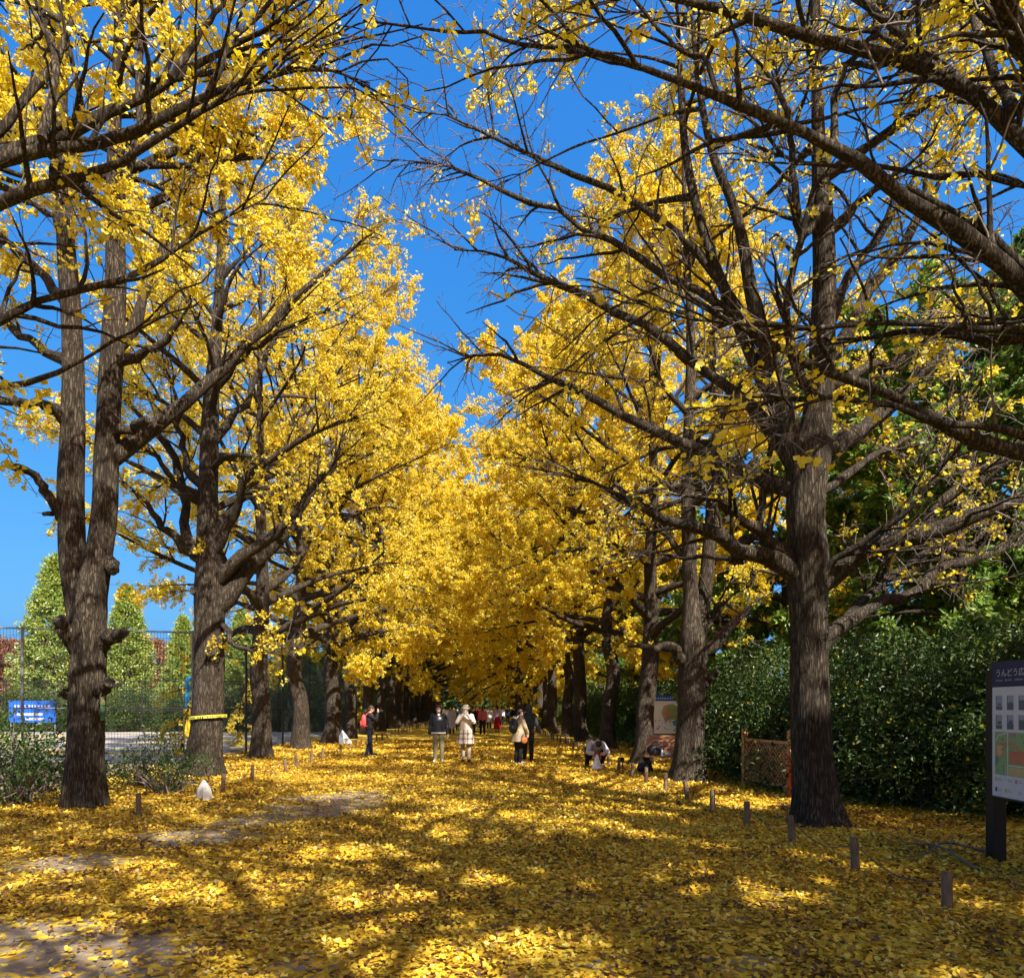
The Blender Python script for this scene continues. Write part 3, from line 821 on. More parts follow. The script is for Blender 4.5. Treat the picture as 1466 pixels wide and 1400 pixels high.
mixed = [generic(s, 19.0, .32, Spec(auto=38, z=(4.2, 17.6), reach=(7.3, 2.2), dome=3.4, leafy=.9, size=.068, step=.044, tw=1.3, m=4, l2=1.5, l3=2.1, sh=3.0, lift=(.36, .75), rough=.05)) for s in (1, 2)]
dense = [generic(s, 19.5, .29, Spec(auto=46, z=(4.2, 18.4), reach=(6.4, 1.0), dome=2.2, leafy=.95, size=.072, step=.037, tw=1.2, m=5, l2=1.5, l3=2.1, sh=3.1, lift=(.26, .8), rough=.05)) for s in (3, 4)]
far = [generic(s, 20.5, .33, Spec(auto=46, z=(4.4, 19.4), reach=(8.0, 2.8), dome=4.5, leafy=1.0, size=.115, step=.066, m=5, l2=1.4, l3=1.9, sh=2.5, lift=(.16, .7), rough=.05, sides=16, rings=30)) for s in (5, 6)]
shade = generic(7, 18.5, .36, Spec(auto=38, z=(5.5, 17), reach=(6.4, 1.8), dome=2.4, kind=2, leafy=.6, size=.065, step=.06, m=4, l2=1.5, l3=2.0, sh=2.8, lift=(.25, .9), rough=.05, sides=16, rings=30))

ORD = ['', '', '', 'third', 'fourth', 'fifth', 'sixth', 'seventh', 'eighth']
rt = random.Random(4)
lx = [(None)] * 3
left = [(375, 1085), (432, 1072), (473, 1064)]
right = [(916, 1094), (871, 1072), (838, 1062)]
ly = [ground_at(*p) for p in left]; ry = [ground_at(*p) for p in right]
y = ly[-1][1]
while y < 118:
    y += 5.4 + rt.uniform(-.2, .3)
    ly.append(np.array((-6.9 + rt.uniform(-.15, .15), y, 0)))
y = ry[-1][1]
while y < 118:
    y += 5.3 + rt.uniform(-.2, .3)
    ry.append(np.array((4.65 + rt.uniform(-.15, .15), y, 0)))
for k, p in enumerate(ly):
    kind = mixed[k % 2] if k < 3 else dense[k % 2] if k < 6 else far[k % 2]
    lab = ('%s ginkgo from the front in the left row, grey limbs among yellow leaves' % ORD[k + 3]) if k < 5 else 'distant golden ginkgo far down the left row'
    place_tree(kind, tuple(p), lab, rz=rt.uniform(0, 6.28), scale=(.92, 1.0)[k] if k < 2 else rt.uniform(1.04, 1.14))
for k, p in enumerate(ry):
    kind = dense[k % 2] if k < 5 else far[k % 2]
    lab = ('%s ginkgo from the front in the right row, thick with golden leaves' % ORD[k + 3]) if k < 5 else 'distant golden ginkgo far down the right row'
    place_tree(kind, tuple(p), lab, rz=rt.uniform(0, 6.28), scale=(.88, .97)[k] if k < 2 else rt.uniform(1.0, 1.1))
# trees of the rows that stand behind the viewpoint and shade the foreground
for k, (x, y) in enumerate([(4.7, -.2), (4.6, -5.8), (4.7, -11.5), (-6.6, .6), (-6.6, -5)]):
    place_tree(shade, (x, y, 0), 'ginkgo of the avenue standing behind the viewpoint', rz=rt.uniform(0, 6.28), scale=1.0)

# ------------------------------------------------------------------ evergreen trees, shrubs and far trees
def evergreen(seed, h, r0, sp):
    rng = np.random.default_rng(seed)
    z = np.array([-0.1, 0.5, 1.5, 3, 5, 7, 9, 11, 12]) * h / 12
    rr = r0 * np.array([1.05, 1, .95, .88, .74, .58, .4, .2, .05])
    x = np.cumsum(rng.normal(size=9) * .12); y = np.cumsum(rng.normal(size=9) * .12)
    return make_tree_parts(seed, sp, np.stack([x - x[0], y - y[0], z, rr], 1))

broad = [evergreen(s, 12, .2, Spec(auto=36, z=(1.8, 11.7), reach=(4.4, 2.2), dome=2.8, leafmat='green', kind=3, size=.21, step=.06, m=8, l2=1.5, l3=2.1, sh=2.8, lift=(.05, .9), sides=16, rings=40, rough=.02, flare=.2)) for s in (41, 42)]
GREEN = [(11.2, 16.4, .82, 'shorter bright evergreen right behind the hedge, between massive trunk and map board'), (13.6, 19.0, 1.02, 'tall glossy evergreen beyond the hedge, its top just under the right limbs'), (10.6, 24.5, .98, 'dark evergreen beyond the hedge, close to the right of the massive trunk'), (18.4, 21.0, 1.0, 'evergreen at the right edge, behind the blue topped map board'),
         (15.5, 28.0, 1.0, 'evergreen standing behind the two tall ones beyond the hedge'), (11.5, 34.0, .95, 'evergreen deep behind the right row of ginkgoes'), (11.8, 44.0, .95, 'evergreen deep behind the right row of ginkgoes'), (12, 56, 1.0, 'evergreen deep behind the right row of ginkgoes'), (12, 72, 1.1, 'evergreen deep behind the right row of ginkgoes'), (22, 30, 1.1, 'evergreen at the far right, behind the others'), (12, 92, 1.2, 'evergreen deep behind the right row of ginkgoes')]
for k, (x, y, sc, lab) in enumerate(GREEN):
    place_tree(broad[k % 2], (x, y, 0), lab, 'evergreen trees on the right', rt.uniform(0, 6.28), sc, 'evergreen_tree')
for k, (x, y, sc) in enumerate([(10.5, -4, 1.1), (12.6, 2.6, .88)]):
    place_tree(broad[k % 2], (x, y, 0), 'evergreen standing behind the viewpoint', 'evergreen trees on the right', rt.uniform(0, 6.28), sc, 'evergreen_tree')
for k, (x, y, sc) in enumerate([(-4.5, 128, .75), (0.5, 131, .7), (5, 129, .78), (-9.5, 126, .85), (9.5, 127, .9)]):
    place_tree(broad[k % 2], (x, y, 0), 'green tree closing the far end of the avenue', 'green trees at the far end', rt.uniform(0, 6.28), sc, 'green_tree')

def bush_mesh(seed, rx, ry, h, n_stem, sprays, per, size, leafmat, gauss=0.16, low=0.15, kind=3):
    """stems fanning from the root, leaf sprays filling an uneven dome"""
    rng = np.random.default_rng(seed)
    d = norm(rng.normal(size=(sprays, 3)))
    d[:, 2] = np.abs(d[:, 2]) * 1.0
    lump = 1 + 0.28 * np.sin(d[:, 0] * 5 + seed) * np.sin(d[:, 1] * 4 + 1.7 * seed) + 0.16 * np.sin(d[:, 2] * 9 + seed)
    q = rng.random(sprays) ** 0.42
    c = d * np.array((rx, ry, h)) * (q * lump)[:, None]
    c[:, 2] = np.clip(c[:, 2], 0, None) * (1 - low) + low * h * rng.random(sprays)
    k = rng.integers(int(per * .5), int(per * 1.5) + 1, sprays)
    kn = rng.normal(size=(sprays // 9, 3)) ; near = c[rng.integers(0, sprays, sprays // 9)]
    c = c * .62 + near[rng.integers(0, len(near), sprays)] * .0 + .38 * near[np.argmin(((c[:, None] - near[None]) ** 2).sum(-1), axis=1)]
    i = np.repeat(np.arange(sprays), k); n = len(i)
    pos = c[i] + rng.normal(size=(n, 3)) * gauss
    pos[:, 2] = np.abs(pos[:, 2])
    tone = np.clip(rng.normal(.45, .22, sprays), 0, 1)
    mb = MB()
    leaf_geo(mb, pos, norm(rng.normal(size=(n, 3)) + d[i] * .8), norm(rng.normal(size=(n, 3)) + np.array((0, 0, .9))), size * rng.uniform(.6, 1.25, n), np.clip(tone[i] * .7 + rng.random(n) * .35, 0, 1), kind)
    if h > 2:                                                       # a few yellow leaves caught on top
        u = rng.integers(0, n, 260); leaf_geo(mb, pos[u] + d[i[u]] * .06, norm(rng.normal(size=(260, 3))), norm(rng.normal(size=(260, 3)) + np.array((0, 0, 1.5))), .06, rng.random(260), 1, 1)
    crown = mb.mesh('foliage', [M[leafmat], M['gold']])
    st = MB()
    sel = rng.choice(sprays, n_stem, replace=False)
    for t in sel:
        b = np.array((rng.normal() * .12 * rx, rng.normal() * .12 * ry, -0.03))
        e = c[t]
        mid = b * .5 + e * .5 + np.array((rng.normal() * .08, rng.normal() * .08, .1 * h))
        P = resample(np.stack([b, b + (mid - b) * .5 + rng.normal(size=3) * .04, mid, e]), 8)
        V, Q = tubes(P, np.linspace(.017, .004, 8) * (.7 + h * .25), 5)
        st.add(V, Q, 0, True)
    stem = st.mesh('stem', M['twig'])
    return crown, stem

def place_bush(parts, loc, label, group, rz=0.0, sc=(1, 1, 1), name='shrub'):
    r = empty(name, loc, rz, label, 'shrub', group)
    r.scale = sc
    link('foliage', parts[0], r); link('stem', parts[1], r)
    return r

hedge = [bush_mesh(s, 1.55, 1.55, 2.9, 26, 900, 22, .095, 'dark_green', .17) for s in (51, 52)]
HEDGE = [(6.3, 15.4, 1.0, 'dark shrub behind the lattice panel, at the left end of the hedge'), (7.1, 13.2, 1.05, 'dark shrub of the hedge between lattice panel and massive trunk'), (7.4, 11.6, 1.05, 'dark shrub of the hedge just right of the massive trunk'), (8.9, 11.4, 1.1, 'dark shrub in the middle of the right hedge'),
         (9.6, 9.6, 1.0, 'dark shrub of the hedge behind the map board post'), (10.8, 11.2, 1.1, 'dark shrub of the hedge at the right edge'), (8.8, 14.4, 1.15, 'taller shrub behind the front of the right hedge'), (10.9, 14.2, 1.2, 'tall shrub behind the hedge, left of the map board'), (12.8, 13.0, 1.35, 'tall shrub at the right edge behind the map board'), (7.2, 18.2, 1.0, 'shrub behind the bench'), (7.9, 24.9, .95, 'shrub right behind the small map sign'), (7.0, 25.0, .9, 'shrub behind the third right trunk'),
         (6.9, 29, .95, 'low dark shrub along the back of the right row'), (7.2, 33.5, .95, 'low dark shrub along the back of the right row'), (7.3, 38.5, 1, 'low dark shrub along the back of the right row'), (7.3, 44, 1, 'low dark shrub along the back of the right row'), (7.3, 50, 1, 'low dark shrub along the back of the right row'), (7.3, 57, 1, 'low dark shrub along the back of the right row'), (7.4, 66, 1.1, 'low dark shrub along the back of the right row'), (7.4, 77, 1.2, 'low dark shrub along the back of the right row'), (7.4, 90, 1.2, 'low dark shrub along the back of the right row')]
for k, (x, y, sc, lab) in enumerate(HEDGE):
    place_bush(hedge[k % 2], (x, y, 0), lab, 'dark shrubs of the right hedge', rt.uniform(0, 6.28), (sc, sc, sc * rt.uniform(.74, 1.06)))
thin = [bush_mesh(s, .95, .8, 1.35, 34, 170, 9, .07, 'dark_green', .10) for s in (61, 62)]
THIN = [(-7.9, 11.9, 1.3, 'thin dark shrub left of the forked trunk'), (-9.3, 12.6, 1.5, 'thin dark shrub at the left edge'), (-6.0, 13.2, 1.0, 'thin twiggy shrub right of the forked trunk'), (-8.6, 13.6, 1.4, 'thin shrub behind the two at the left edge'), (-7.0, 14.4, .9, 'low twiggy shrub between the two nearest left trunks'), (-10.6, 13.6, 1.5, 'thin shrub outside the left edge')]
for k, (x, y, sc, lab) in enumerate(THIN):
    place_bush(thin[k % 2], (x, y, 0), lab, 'thin shrubs under the left row', rt.uniform(0, 6.28), (sc,) * 3)

def shape_tree(seed, prof, sprays, per, size, leafmat, gauss):
    """a clipped or naturally dense small tree of unit height: leaf sprays in an uneven solid of revolution round a forked trunk"""
    rng = np.random.default_rng(seed)
    z = rng.random(sprays) ** .9; a = rng.random(sprays) * 6.283
    rp = np.interp(z, [p[0] for p in prof], [p[1] for p in prof])
    q = 1 - .55 * rng.random(sprays) ** 2
    lump = 1 + .16 * np.sin(a * 4 + z * 17 + seed) + .12 * np.sin(a * 7 - z * 29) + rng.normal(0, .07, sprays)
    c = np.stack([rp * q * lump * np.cos(a), rp * q * lump * np.sin(a), z], 1)
    k = rng.integers(int(per * .4), int(per * 1.6) + 1, sprays); i = np.repeat(np.arange(sprays), k); n = len(i)
    pos = c[i] + rng.normal(size=(n, 3)) * gauss
    out = np.stack([np.cos(a), np.sin(a), .3 * np.ones(sprays)], 1)
    tone = np.clip(rng.normal(.45, .2, sprays), 0, 1)
    mb = MB()
    leaf_geo(mb, pos, norm(rng.normal(size=(n, 3)) * .8 + out[i]), norm(rng.normal(size=(n, 3)) + out[i] * .6 + np.array((0, 0, .6))), size * rng.uniform(.6, 1.3, n), np.clip(tone[i] * .75 + rng.random(n) * .35, 0, 1), 3)
    crown = mb.mesh('crown', [M[leafmat]])
    tb = MB(); tube(tb, [(0, 0, -.01), (.004, 0, .3), (-.004, .003, .6), (0, 0, .9)], [.022, .016, .01, .003], 10, n=14)
    for t in rng.choice(sprays, 60, replace=False):
        e = c[t]; b = np.array((0, 0, max(.04, e[2] - np.hypot(e[0], e[1]) * 1.1)))
        tube(tb, [b, b * .5 + e * .5 + np.array((0, 0, -.01)), e], [.006, .004, .0015], 5, n=6)
    return crown, tb.mesh('trunk', M['twig'])
cones = [shape_tree(s, [(0, .13), (.08, .185), (.3, .185), (.6, .135), (.85, .065), (1, .012)], 1500, 16, .021, 'pale_green', .012) for s in (71, 72)]
rusts = shape_tree(73, [(0, .2), (.15, .5), (.5, .62), (.8, .48), (1, .1)], 1300, 15, .032, 'russet', .022)
rounds = [shape_tree(s, [(0, .25), (.15, .48), (.5, .56), (.8, .42), (1, .1)], 1500, 15, .028, 'green', .02) for s in (74, 75)]
def place_shape(parts, loc, label, group, h, name):
    r = empty(name, loc, rt.uniform(0, 6.28), label, 'tree', group); r.scale = (h,) * 3
    link('crown', parts[0], r); link('trunk', parts[1], r)
    return r
for k, (px, top, Y, lab) in enumerate([(78, 800, 52, 'tall pale green cone shaped tree beyond the court, left of the forked trunk'), (182, 842, 54, 'slim pale green tree seen between the two nearest left trunks'), (262, 884, 50, 'rounded pale green tree next to the taped trunk'), (345, 876, 52, 'yellowish green cone shaped tree right of the taped trunk'), (420, 900, 58, 'pale green tree behind the third and fourth left trunks')]):
    p = at(px, 0, Y); h = EYE + (CY - top) / F * Y
    place_shape(cones[k % 2], (p[0], Y, 0), lab, 'pale green trees beyond the court', h, 'conical_tree')
for k, (px, top, Y, lab) in enumerate([(10, 918, 62, 'russet leaved tree at the far left edge beyond the court'), (112, 905, 66, 'russet leaved tree partly behind the forked trunk'), (212, 918, 62, 'russet leaved tree between slim and rounded pale green trees'), (-60, 915, 60, 'russet leaved tree outside the left edge')]):
    p = at(px, 0, Y); h = EYE + (CY - top) / F * Y
    place_shape(rusts, (p[0], Y, 0), lab, 'russet trees beyond the court', h, 'russet_tree')

for k in range(26):
    x = -150 + k * 7.2 + rt.uniform(-2, 2)
    if -8 < x < 8 and False: continue
    place_shape(rounds[k % 2], (x, 150 + rt.uniform(-6, 10), 0), 'far round green tree of the belt that closes the horizon', 'far green belt of trees', rt.uniform(9, 14), 'far_tree')
for k in range(9):
    place_shape(rounds[k % 2], (-16 - k * 8 + rt.uniform(-2, 2), 72 + rt.uniform(-3, 6), 0), 'round green tree behind the pale and russet trees beyond the court', 'green trees behind the court', rt.uniform(5.0, 6.5), 'round_tree')
for k in range(6):
    place_shape(rounds[k % 2], (-13.5 + rt.uniform(-1, 1), 54 + k * 11, 0), 'round green tree behind the left row of ginkgoes', 'green trees behind the left row', rt.uniform(6.0, 8.0), 'round_tree')
for k in range(13):
    x = -50 + k * 3.3
    place_bush(hedge[k % 2], (x, 47.5 + rt.uniform(-.4, .4), 0), 'dark clipped shrub of the hedge along the back of the court', 'shrubs at the back of the court', rt.uniform(0, 6.28), (1.35, 1.2, 1.0))

# ------------------------------------------------------------------ the court on the left and its fences
def sheet(name, x0, x1, y0, y1, z, m, label, cat):
    mb = MB(); mb.add([(x0, y0, z), (x1, y0, z), (x1, y1, z), (x0, y1, z)], [(0, 1, 2, 3)], 0, False)
    o = mb.build(name, m); tag(o, label, cat, kind='structure'); return o

def court_material():
    m, nt, out = mat('court_surface')
    tc = N(nt, 'TexCoord')
    n1 = N(nt, 'TexNoise', Scale=0.5, Detail=6.0); n2 = N(nt, 'TexNoise', Scale=35.0, Detail=4.0)
    mp = N(nt, 'Mapping'); mp.inputs['Scale'].default_value = (0.09, 0.75, 1)
    nt.links.new(tc.outputs['Object'], mp.inputs[0])
    n3 = N(nt, 'TexNoise', Scale=1.0, Detail=7.0, Roughness=0.6); nt.links.new(mp.outputs[0], n3.inputs['Vector'])
    for n in (n1, n2): nt.links.new(tc.outputs['Object'], n.inputs['Vector'])
    g = ramp(nt, n1.outputs['Fac'], [(0.3, (0.20, 0.20, 0.20)), (0.7, (0.30, 0.295, 0.285))])
    o = N(nt, 'MixRGB', blend_type='OVERLAY', Fac=0.4); nt.links.new(g, o.inputs[1]); nt.links.new(n2.outputs['Fac'], o.inputs[2])
    f = ramp(nt, n3.outputs['Fac'], [(0.50, (0, 0, 0)), (0.60, (1, 1, 1))])
    mx = N(nt, 'MixRGB'); nt.links.new(f, mx.inputs['Fac']); nt.links.new(o.outputs[0], mx.inputs[1]); mx.inputs[2].default_value = (0.62, 0.42, 0.06, 1)
    b = N(nt, 'BsdfPrincipled', Roughness=0.85); nt.links.new(mx.outputs[0], b.inputs['Base Color']); nt.links.new(b.outputs[0], out.inputs[0])
    return m
sheet('court', -70, -9.3, 20.6, 46, 0.02, court_material(), 'grey sports court with bands of blown yellow leaves', 'court')

M['fence'] = plain('dark_fence_paint', (0.022, 0.022, 0.024), 0.5, 0.3)
M['galv'] = plain('grey_fence_paint', (0.16, 0.16, 0.165), 0.5, 0.15)
M['wire'] = plain('fence_wire', (0.06, 0.062, 0.065), 0.5, 0.2, metal=0.3)

def bay_meshes(w, h, matname, rows=20, gap=.075, r=.0035, rail=True):
    post = MB(); tube(post, [(0, 0, -.05), (0, 0, h)], .038, 10); tube(post, [(0, 0, h), (0, 0, h + .03)], (.042, .02), 10)
    pm = post.mesh('post', M[matname])
    mesh = MB()
    n = int(w / gap)
    x = np.linspace(.06, w - .06, n)
    P = np.zeros((n, 2, 3)); P[:, :, 0] = x[:, None]; P[:, 0, 2] = .08; P[:, 1, 2] = h - .04
    V, Q = tubes(P, np.full((n, 2), r), 3); mesh.add(V, Q)
    m = int(h / .15)
    z = np.linspace(.1, h - .06, m)
    P = np.zeros((m, 2, 3)); P[:, 0, 0] = .05; P[:, 1, 0] = w - .05; P[:, :, 2] = z[:, None]; P[:, :, 1] = .007
    V, Q = tubes(P, np.full((m, 2), r), 3); mesh.add(V, Q)
    mm = mesh.mesh('mesh_panel', M['wire'])
    rm = MB(); tube(rm, [(0.03, 0, 0), (w - .03, 0, 0)], .02, 8); rm = rm.mesh('rail', M[matname])
    return pm, mm, rm

def fence(name, pts, h, matname, label, group, gap=.075, r=.0035):
    """posts at the points, one rail and mesh panel per bay"""
    root = empty(name, (*pts[0], 0), 0, label, 'fence', group)
    w0 = None
    for k, p in enumerate(pts):
        loc = (p[0] - pts[0][0], p[1] - pts[0][1], 0)
        if k < len(pts) - 1:
            q = pts[k + 1]; w = math.hypot(q[0] - p[0], q[1] - p[1]); a = math.atan2(q[1] - p[1], q[0] - p[0])
            if w0 is None or abs(w - w0) > .01:
                pm, mm, rm = bay_meshes(w, h, matname, gap=gap, r=r); w0 = w
            link('mesh_panel', mm, root, loc, a); link('rail', rm, root, (loc[0], loc[1], h - .02), a); link('rail', rm, root, (loc[0], loc[1], h * .42), a)
        link('post', pm, root, loc)
    return root
fence('mesh_fence', [(-8.45, 20.4), (-12.7, 19.3), (-16.9, 18.2), (-21.1, 17.1)], 3.85, 'galv', 'tall wire mesh fence turning across behind the forked trunk', 'fences of the court', .08, .0042)
fence('mesh_fence', [(-8.45, 20.42 + 4.6 * k) for k in range(9)], 3.85, 'fence', 'tall black mesh fence running along behind the left row', 'fences of the court', .1, .0035)
fence('mesh_fence', [(-9 - 4.5 * k, 46.2) for k in range(10)], 3.4, 'fence', 'dark mesh fence along the back of the court before the hedge', 'fences of the court', .12, .005)

# blue topped yellow post at the court
p = at(268, 0, 34)
r = empty('court_post', (p[0], 34, 0), 0, 'yellow post with blue top and arm standing on the court', 'post')
mb = MB(); tube(mb, [(0, 0, 0), (0, 0, 1.62)], .16, 18); mb.build('lower_pole', plain('yellow_pad', (.85, .48, .02), .55), r)
mb = MB(); tube(mb, [(0, 0, 1.62), (0, 0, 3.05)], .10, 14); tube(mb, [(.05, 0, 2.55), (.6, 0, 2.6)], .09, 10); tube(mb, [(0, 0, 3.0), (.25, 0, 3.12)], .07, 10)
mb.build('upper_pole', plain('blue_paint', (.02, .26, .55), .45), r)
mb = MB(); ball(mb, (0, 0, .05), (.3, .3, .08), 16, 6); mb.build('base', M['galv'], r)

# blue banner on the fence
M['blue'] = plain('banner_blue', (.015, .11, .50), .5, .08, 4)
M['white'] = plain('white_print', (.58, .58, .57), .5, .05)
Y = 27.0
a = at(13, 1003, Y); b = at(80, 1034, Y)
r = empty('banner', ((a[0] + b[0]) / 2, Y, 0), 0, 'blue banner with white lettering low behind the thin shrubs', 'banner')
w = b[0] - a[0]
mb = MB(); box(mb, (0, 0, (a[2] + b[2]) / 2), (w, .03, a[2] - b[2])); mb.build('panel', M['blue'], r)
mb = MB(); rg = random.Random(3); x = -w * .38
while x < w * .34:
    ww = rg.uniform(.05, .12)
    for zz in (0.0, .07): bar(mb, (x, -.018, a[2] - .2 - zz), (x + ww, -.018, a[2] - .19 - zz), .006, .03)
    bar(mb, (x + ww * .4, -.0185, a[2] - .16), (x + ww * .5, -.0185, a[2] - .3), .006, .03)
    x += ww + .05
mb.build('lettering', M['white'], r)
mb = MB(); box(mb, (-.1, -.018, a[2] - .52), (w * .55, .006, .09)); box(mb, (.1, -.018, a[2] - .70), (w * .4, .006, .08)); mb.build('caption', M['white'], r)
mb = MB()
for sx in (-w / 2 + .05, w / 2 - .05): tube(mb, [(sx, .03, -.03), (sx, .03, a[2])], .025, 8)
mb.build('frame', M['galv'], r)

# pale tower block far off
r = empty('apartment_tower', (at(205, 0, 420)[0], 420, 0), 0, 'pale far apartment tower just showing above the russet tree', 'building')
mb = MB(); box(mb, (0, 0, 23), (5.2, 6, 46)); mb.build('wall', plain('pale_wall', (.62, .55, .48), .8), r)
mb = MB()
for k in range(14):
    for sx in (-1.3, 1.3): box(mb, (sx, -3.01, 3 + k * 3.1), (1.5, .1, 1.5))
mb.build('window', plain('window_glass', (.10, .12, .15), .2), r)
mb = MB(); box(mb, (0, 0, 46.6), (3, 3, 1.2)); mb.build('roof', plain('roof_grey', (.4, .38, .36), .8), r)

# ------------------------------------------------------------------ stakes and ropes
M['stake'] = plain('weathered_stake', (.17, .115, .07), .85, .35, 9, bump=.6, stretch=(6, 6, 1))
M['stake_top'] = plain('stake_end_grain', (.17, .12, .075), .9, .25, 30)
M['rope'] = plain('dark_rope', (.10, .075, .05), .9, .25, 60)
def stake(name_i, x, y, h, lean, seed, label, group, rad=.042):
    rg = random.Random(seed)
    r = empty('stake', (x, y, 0), rg.uniform(0, 6), label, 'stake', group)
    lx, ly = lean
    mb = MB()
    P = resample([(0, 0, -.1), (lx * .3, ly * .3, h * .3), (lx * .65, ly * .65, h * .66), (lx, ly, h)], 10)
    V, Q = tubes(P, rad * np.array([1.02, 1, .98, 1.0, .97, .98, .96, .97, .95, .86]) * (1 + .03 * np.sin(np.arange(10) * 2.1 + seed)), 14)
    mb.add(V, Q, 0, True)
    mb.build('post', M['stake'], r)
    mb = MB(); mb.add(V[-14:], [list(range(14))], 0, False); mb.V[-1][:, 2] += .002; mb.build('end', M['stake_top'], r)
    return Vector((x, y, h * .8))
rs = [(1356, 1301), (1225, 1246), (1135, 1208), (1069, 1182), (1020, 1162), (984, 1144), (953, 1131), (925, 1121), (905, 1113), (885, 1103)]
ls = [(199, 1170), (319, 1135), (361, 1117), (409, 1107), (424, 1099.5), (446, 1092), (462, 1087), (488, 1079), (501, 1074), (510, 1070)]
rdesc = ['short wooden stake nearest the right foreground', 'short wooden stake second from the right foreground', 'thin stake standing before the massive trunk', 'short stake in front of the lattice panel', 'short stake left of the lattice panel', 'stake leaning in front of the paired stem trunk', 'stake just left of the paired stem trunk', 'stake directly before the bench', 'stake at the left end of the bench', 'stake beside the small tripod']
ldesc = ['short stake right of the forked trunk, nearest on the left', 'dark stake in front of the taped trunk', 'pale stake right of the taped trunk', 'stake before the third left trunk', 'stake just behind the one before the third left trunk', 'stake before the fourth left trunk', 'stake right of the fourth left trunk', 'stake carrying the white folded sheet', 'stake just behind the white folded sheet', 'stake left of the person with the red backpack']
rr_, lr_ = [], []
rg = random.Random(8)
for k, (px, py) in enumerate(rs):
    g = ground_at(px, py)
    rr_.append(stake(k, g[0], g[1], .34 if k else .30, ((.09, 0.02) if k == 5 else (rg.uniform(-.035, .035), rg.uniform(-.02, .02))), k, rdesc[k], 'stakes along the right edge'))
for k, (px, py) in enumerate(ls):
    g = ground_at(px, py)
    lr_.append(stake(k, g[0], g[1], .36, (rg.uniform(-.02, .02), rg.uniform(-.02, .02)), 40 + k, ldesc[k], 'stakes along the left edge', .04))
y = rr_[-1].y
while y < 62:
    y += 1.5; rr_.append(stake(0, 3.58 + rg.uniform(-.04, .04), y, .34, (rg.uniform(-.02, .02), 0), int(y * 10), 'distant stake along the right edge beyond the tripod', 'stakes along the right edge'))
y = lr_[-1].y
while y < 62:
    y += 1.7; lr_.append(stake(0, -5.05 + rg.uniform(-.04, .04), y, .35, (rg.uniform(-.02, .02), 0), int(y * 10) + 3, 'distant stake along the left edge beyond the red backpack', 'stakes along the left edge'))
for pts, lab in ((rr_, 'thin dark rope strung from stake to stake on the right'), (lr_, 'thin dark rope strung from stake to stake on the left')):
    mb = MB(); path = []
    for a, b in zip(pts[:-1], pts[1:]):
        for t in np.linspace(0, 1, 8)[:-1]:
            q = a.lerp(b, t); path.append((q.x, q.y, q.z - .16 * math.sin(math.pi * t) * min(1, (b - a).length / 1.5)))
    path.append(tuple(pts[-1]))
    tube(mb, path, .006, 6)
    tag(mb.build('rope', M['rope']), lab, 'rope')

# white cloth over a stake, white folded sheet on another
def cloth_hood():
    g = ground_at(292, 1146)
    r = empty('cloth_cover', (g[0], g[1], 0), .15, 'white cloth hood draped over a short stake by the taped trunk', 'cloth')
    n, m = 40, 14
    t = np.linspace(0, 1, m)[:, None]; a = np.linspace(0, 2 * math.pi, n, endpoint=False)[None]
    rad_ = .115 * np.sin(np.clip(t * 1.25 + .02, 0, 1) * math.pi / 2) * (1 + .10 * t * np.sin(7 * a) + .05 * t * np.sin(11 * a + 1)) * (1 + .1 * t)
    z = .37 - .35 * t ** 1.25 - .02 * (t > .95) * np.sin(5 * a)
    cut = np.abs(np.angle(np.exp(1j * (a + math.pi / 2 + .2))))
    dent = np.exp(-(cut / .16) ** 2) * np.clip((t - .45) * 2, 0, 1)
    rad_ = rad_ * (1 - .55 * dent)
    V = np.stack([rad_ * np.cos(a), rad_ * .7 * np.sin(a), z * np.ones_like(a)], -1)
    i = np.arange(m - 1)[:, None] * n; j = np.arange(n)[None]; k = (j + 1) % n
    Q = np.stack([i + j, i + n + j, i + n + k, i + k], -1).reshape(-1, 4)
    mb = MB(); mb.add(V.reshape(-1, 3), Q); mb.build('cover', plain('white_cloth', (.46, .43, .39), .9, .08, 25, bump=.3), r)
    mb = MB(); tube(mb, [(.01, 0, -.05), (.01, 0, .33)], .035, 10); mb.build('post', M['stake'], r)
cloth_hood()
g = ground_at(495, 1078)
r = empty('paper_sheet', (g[0], g[1] - .06, 0), 0, 'white folded sheet like a small tent on a stake before the left trunks', 'sheet')
mb = MB()
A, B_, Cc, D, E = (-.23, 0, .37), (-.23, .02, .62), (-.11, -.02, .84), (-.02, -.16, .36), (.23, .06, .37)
mb.poly([A, B_, Cc, D], [(0, 3, 2, 1)]); mb.build('left_face', plain('shaded_white_paper', (.30, .31, .34), .7, .05), r)  # shade on the white sheet's left side painted in as grey
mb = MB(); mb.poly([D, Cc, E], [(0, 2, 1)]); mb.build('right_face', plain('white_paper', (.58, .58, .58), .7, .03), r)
mb = MB(); mb.poly([A, Cc, E], [(0, 1, 2)]); mb.build('back_face', plain('white_paper_back', (.75, .75, .76), .7, .03), r)

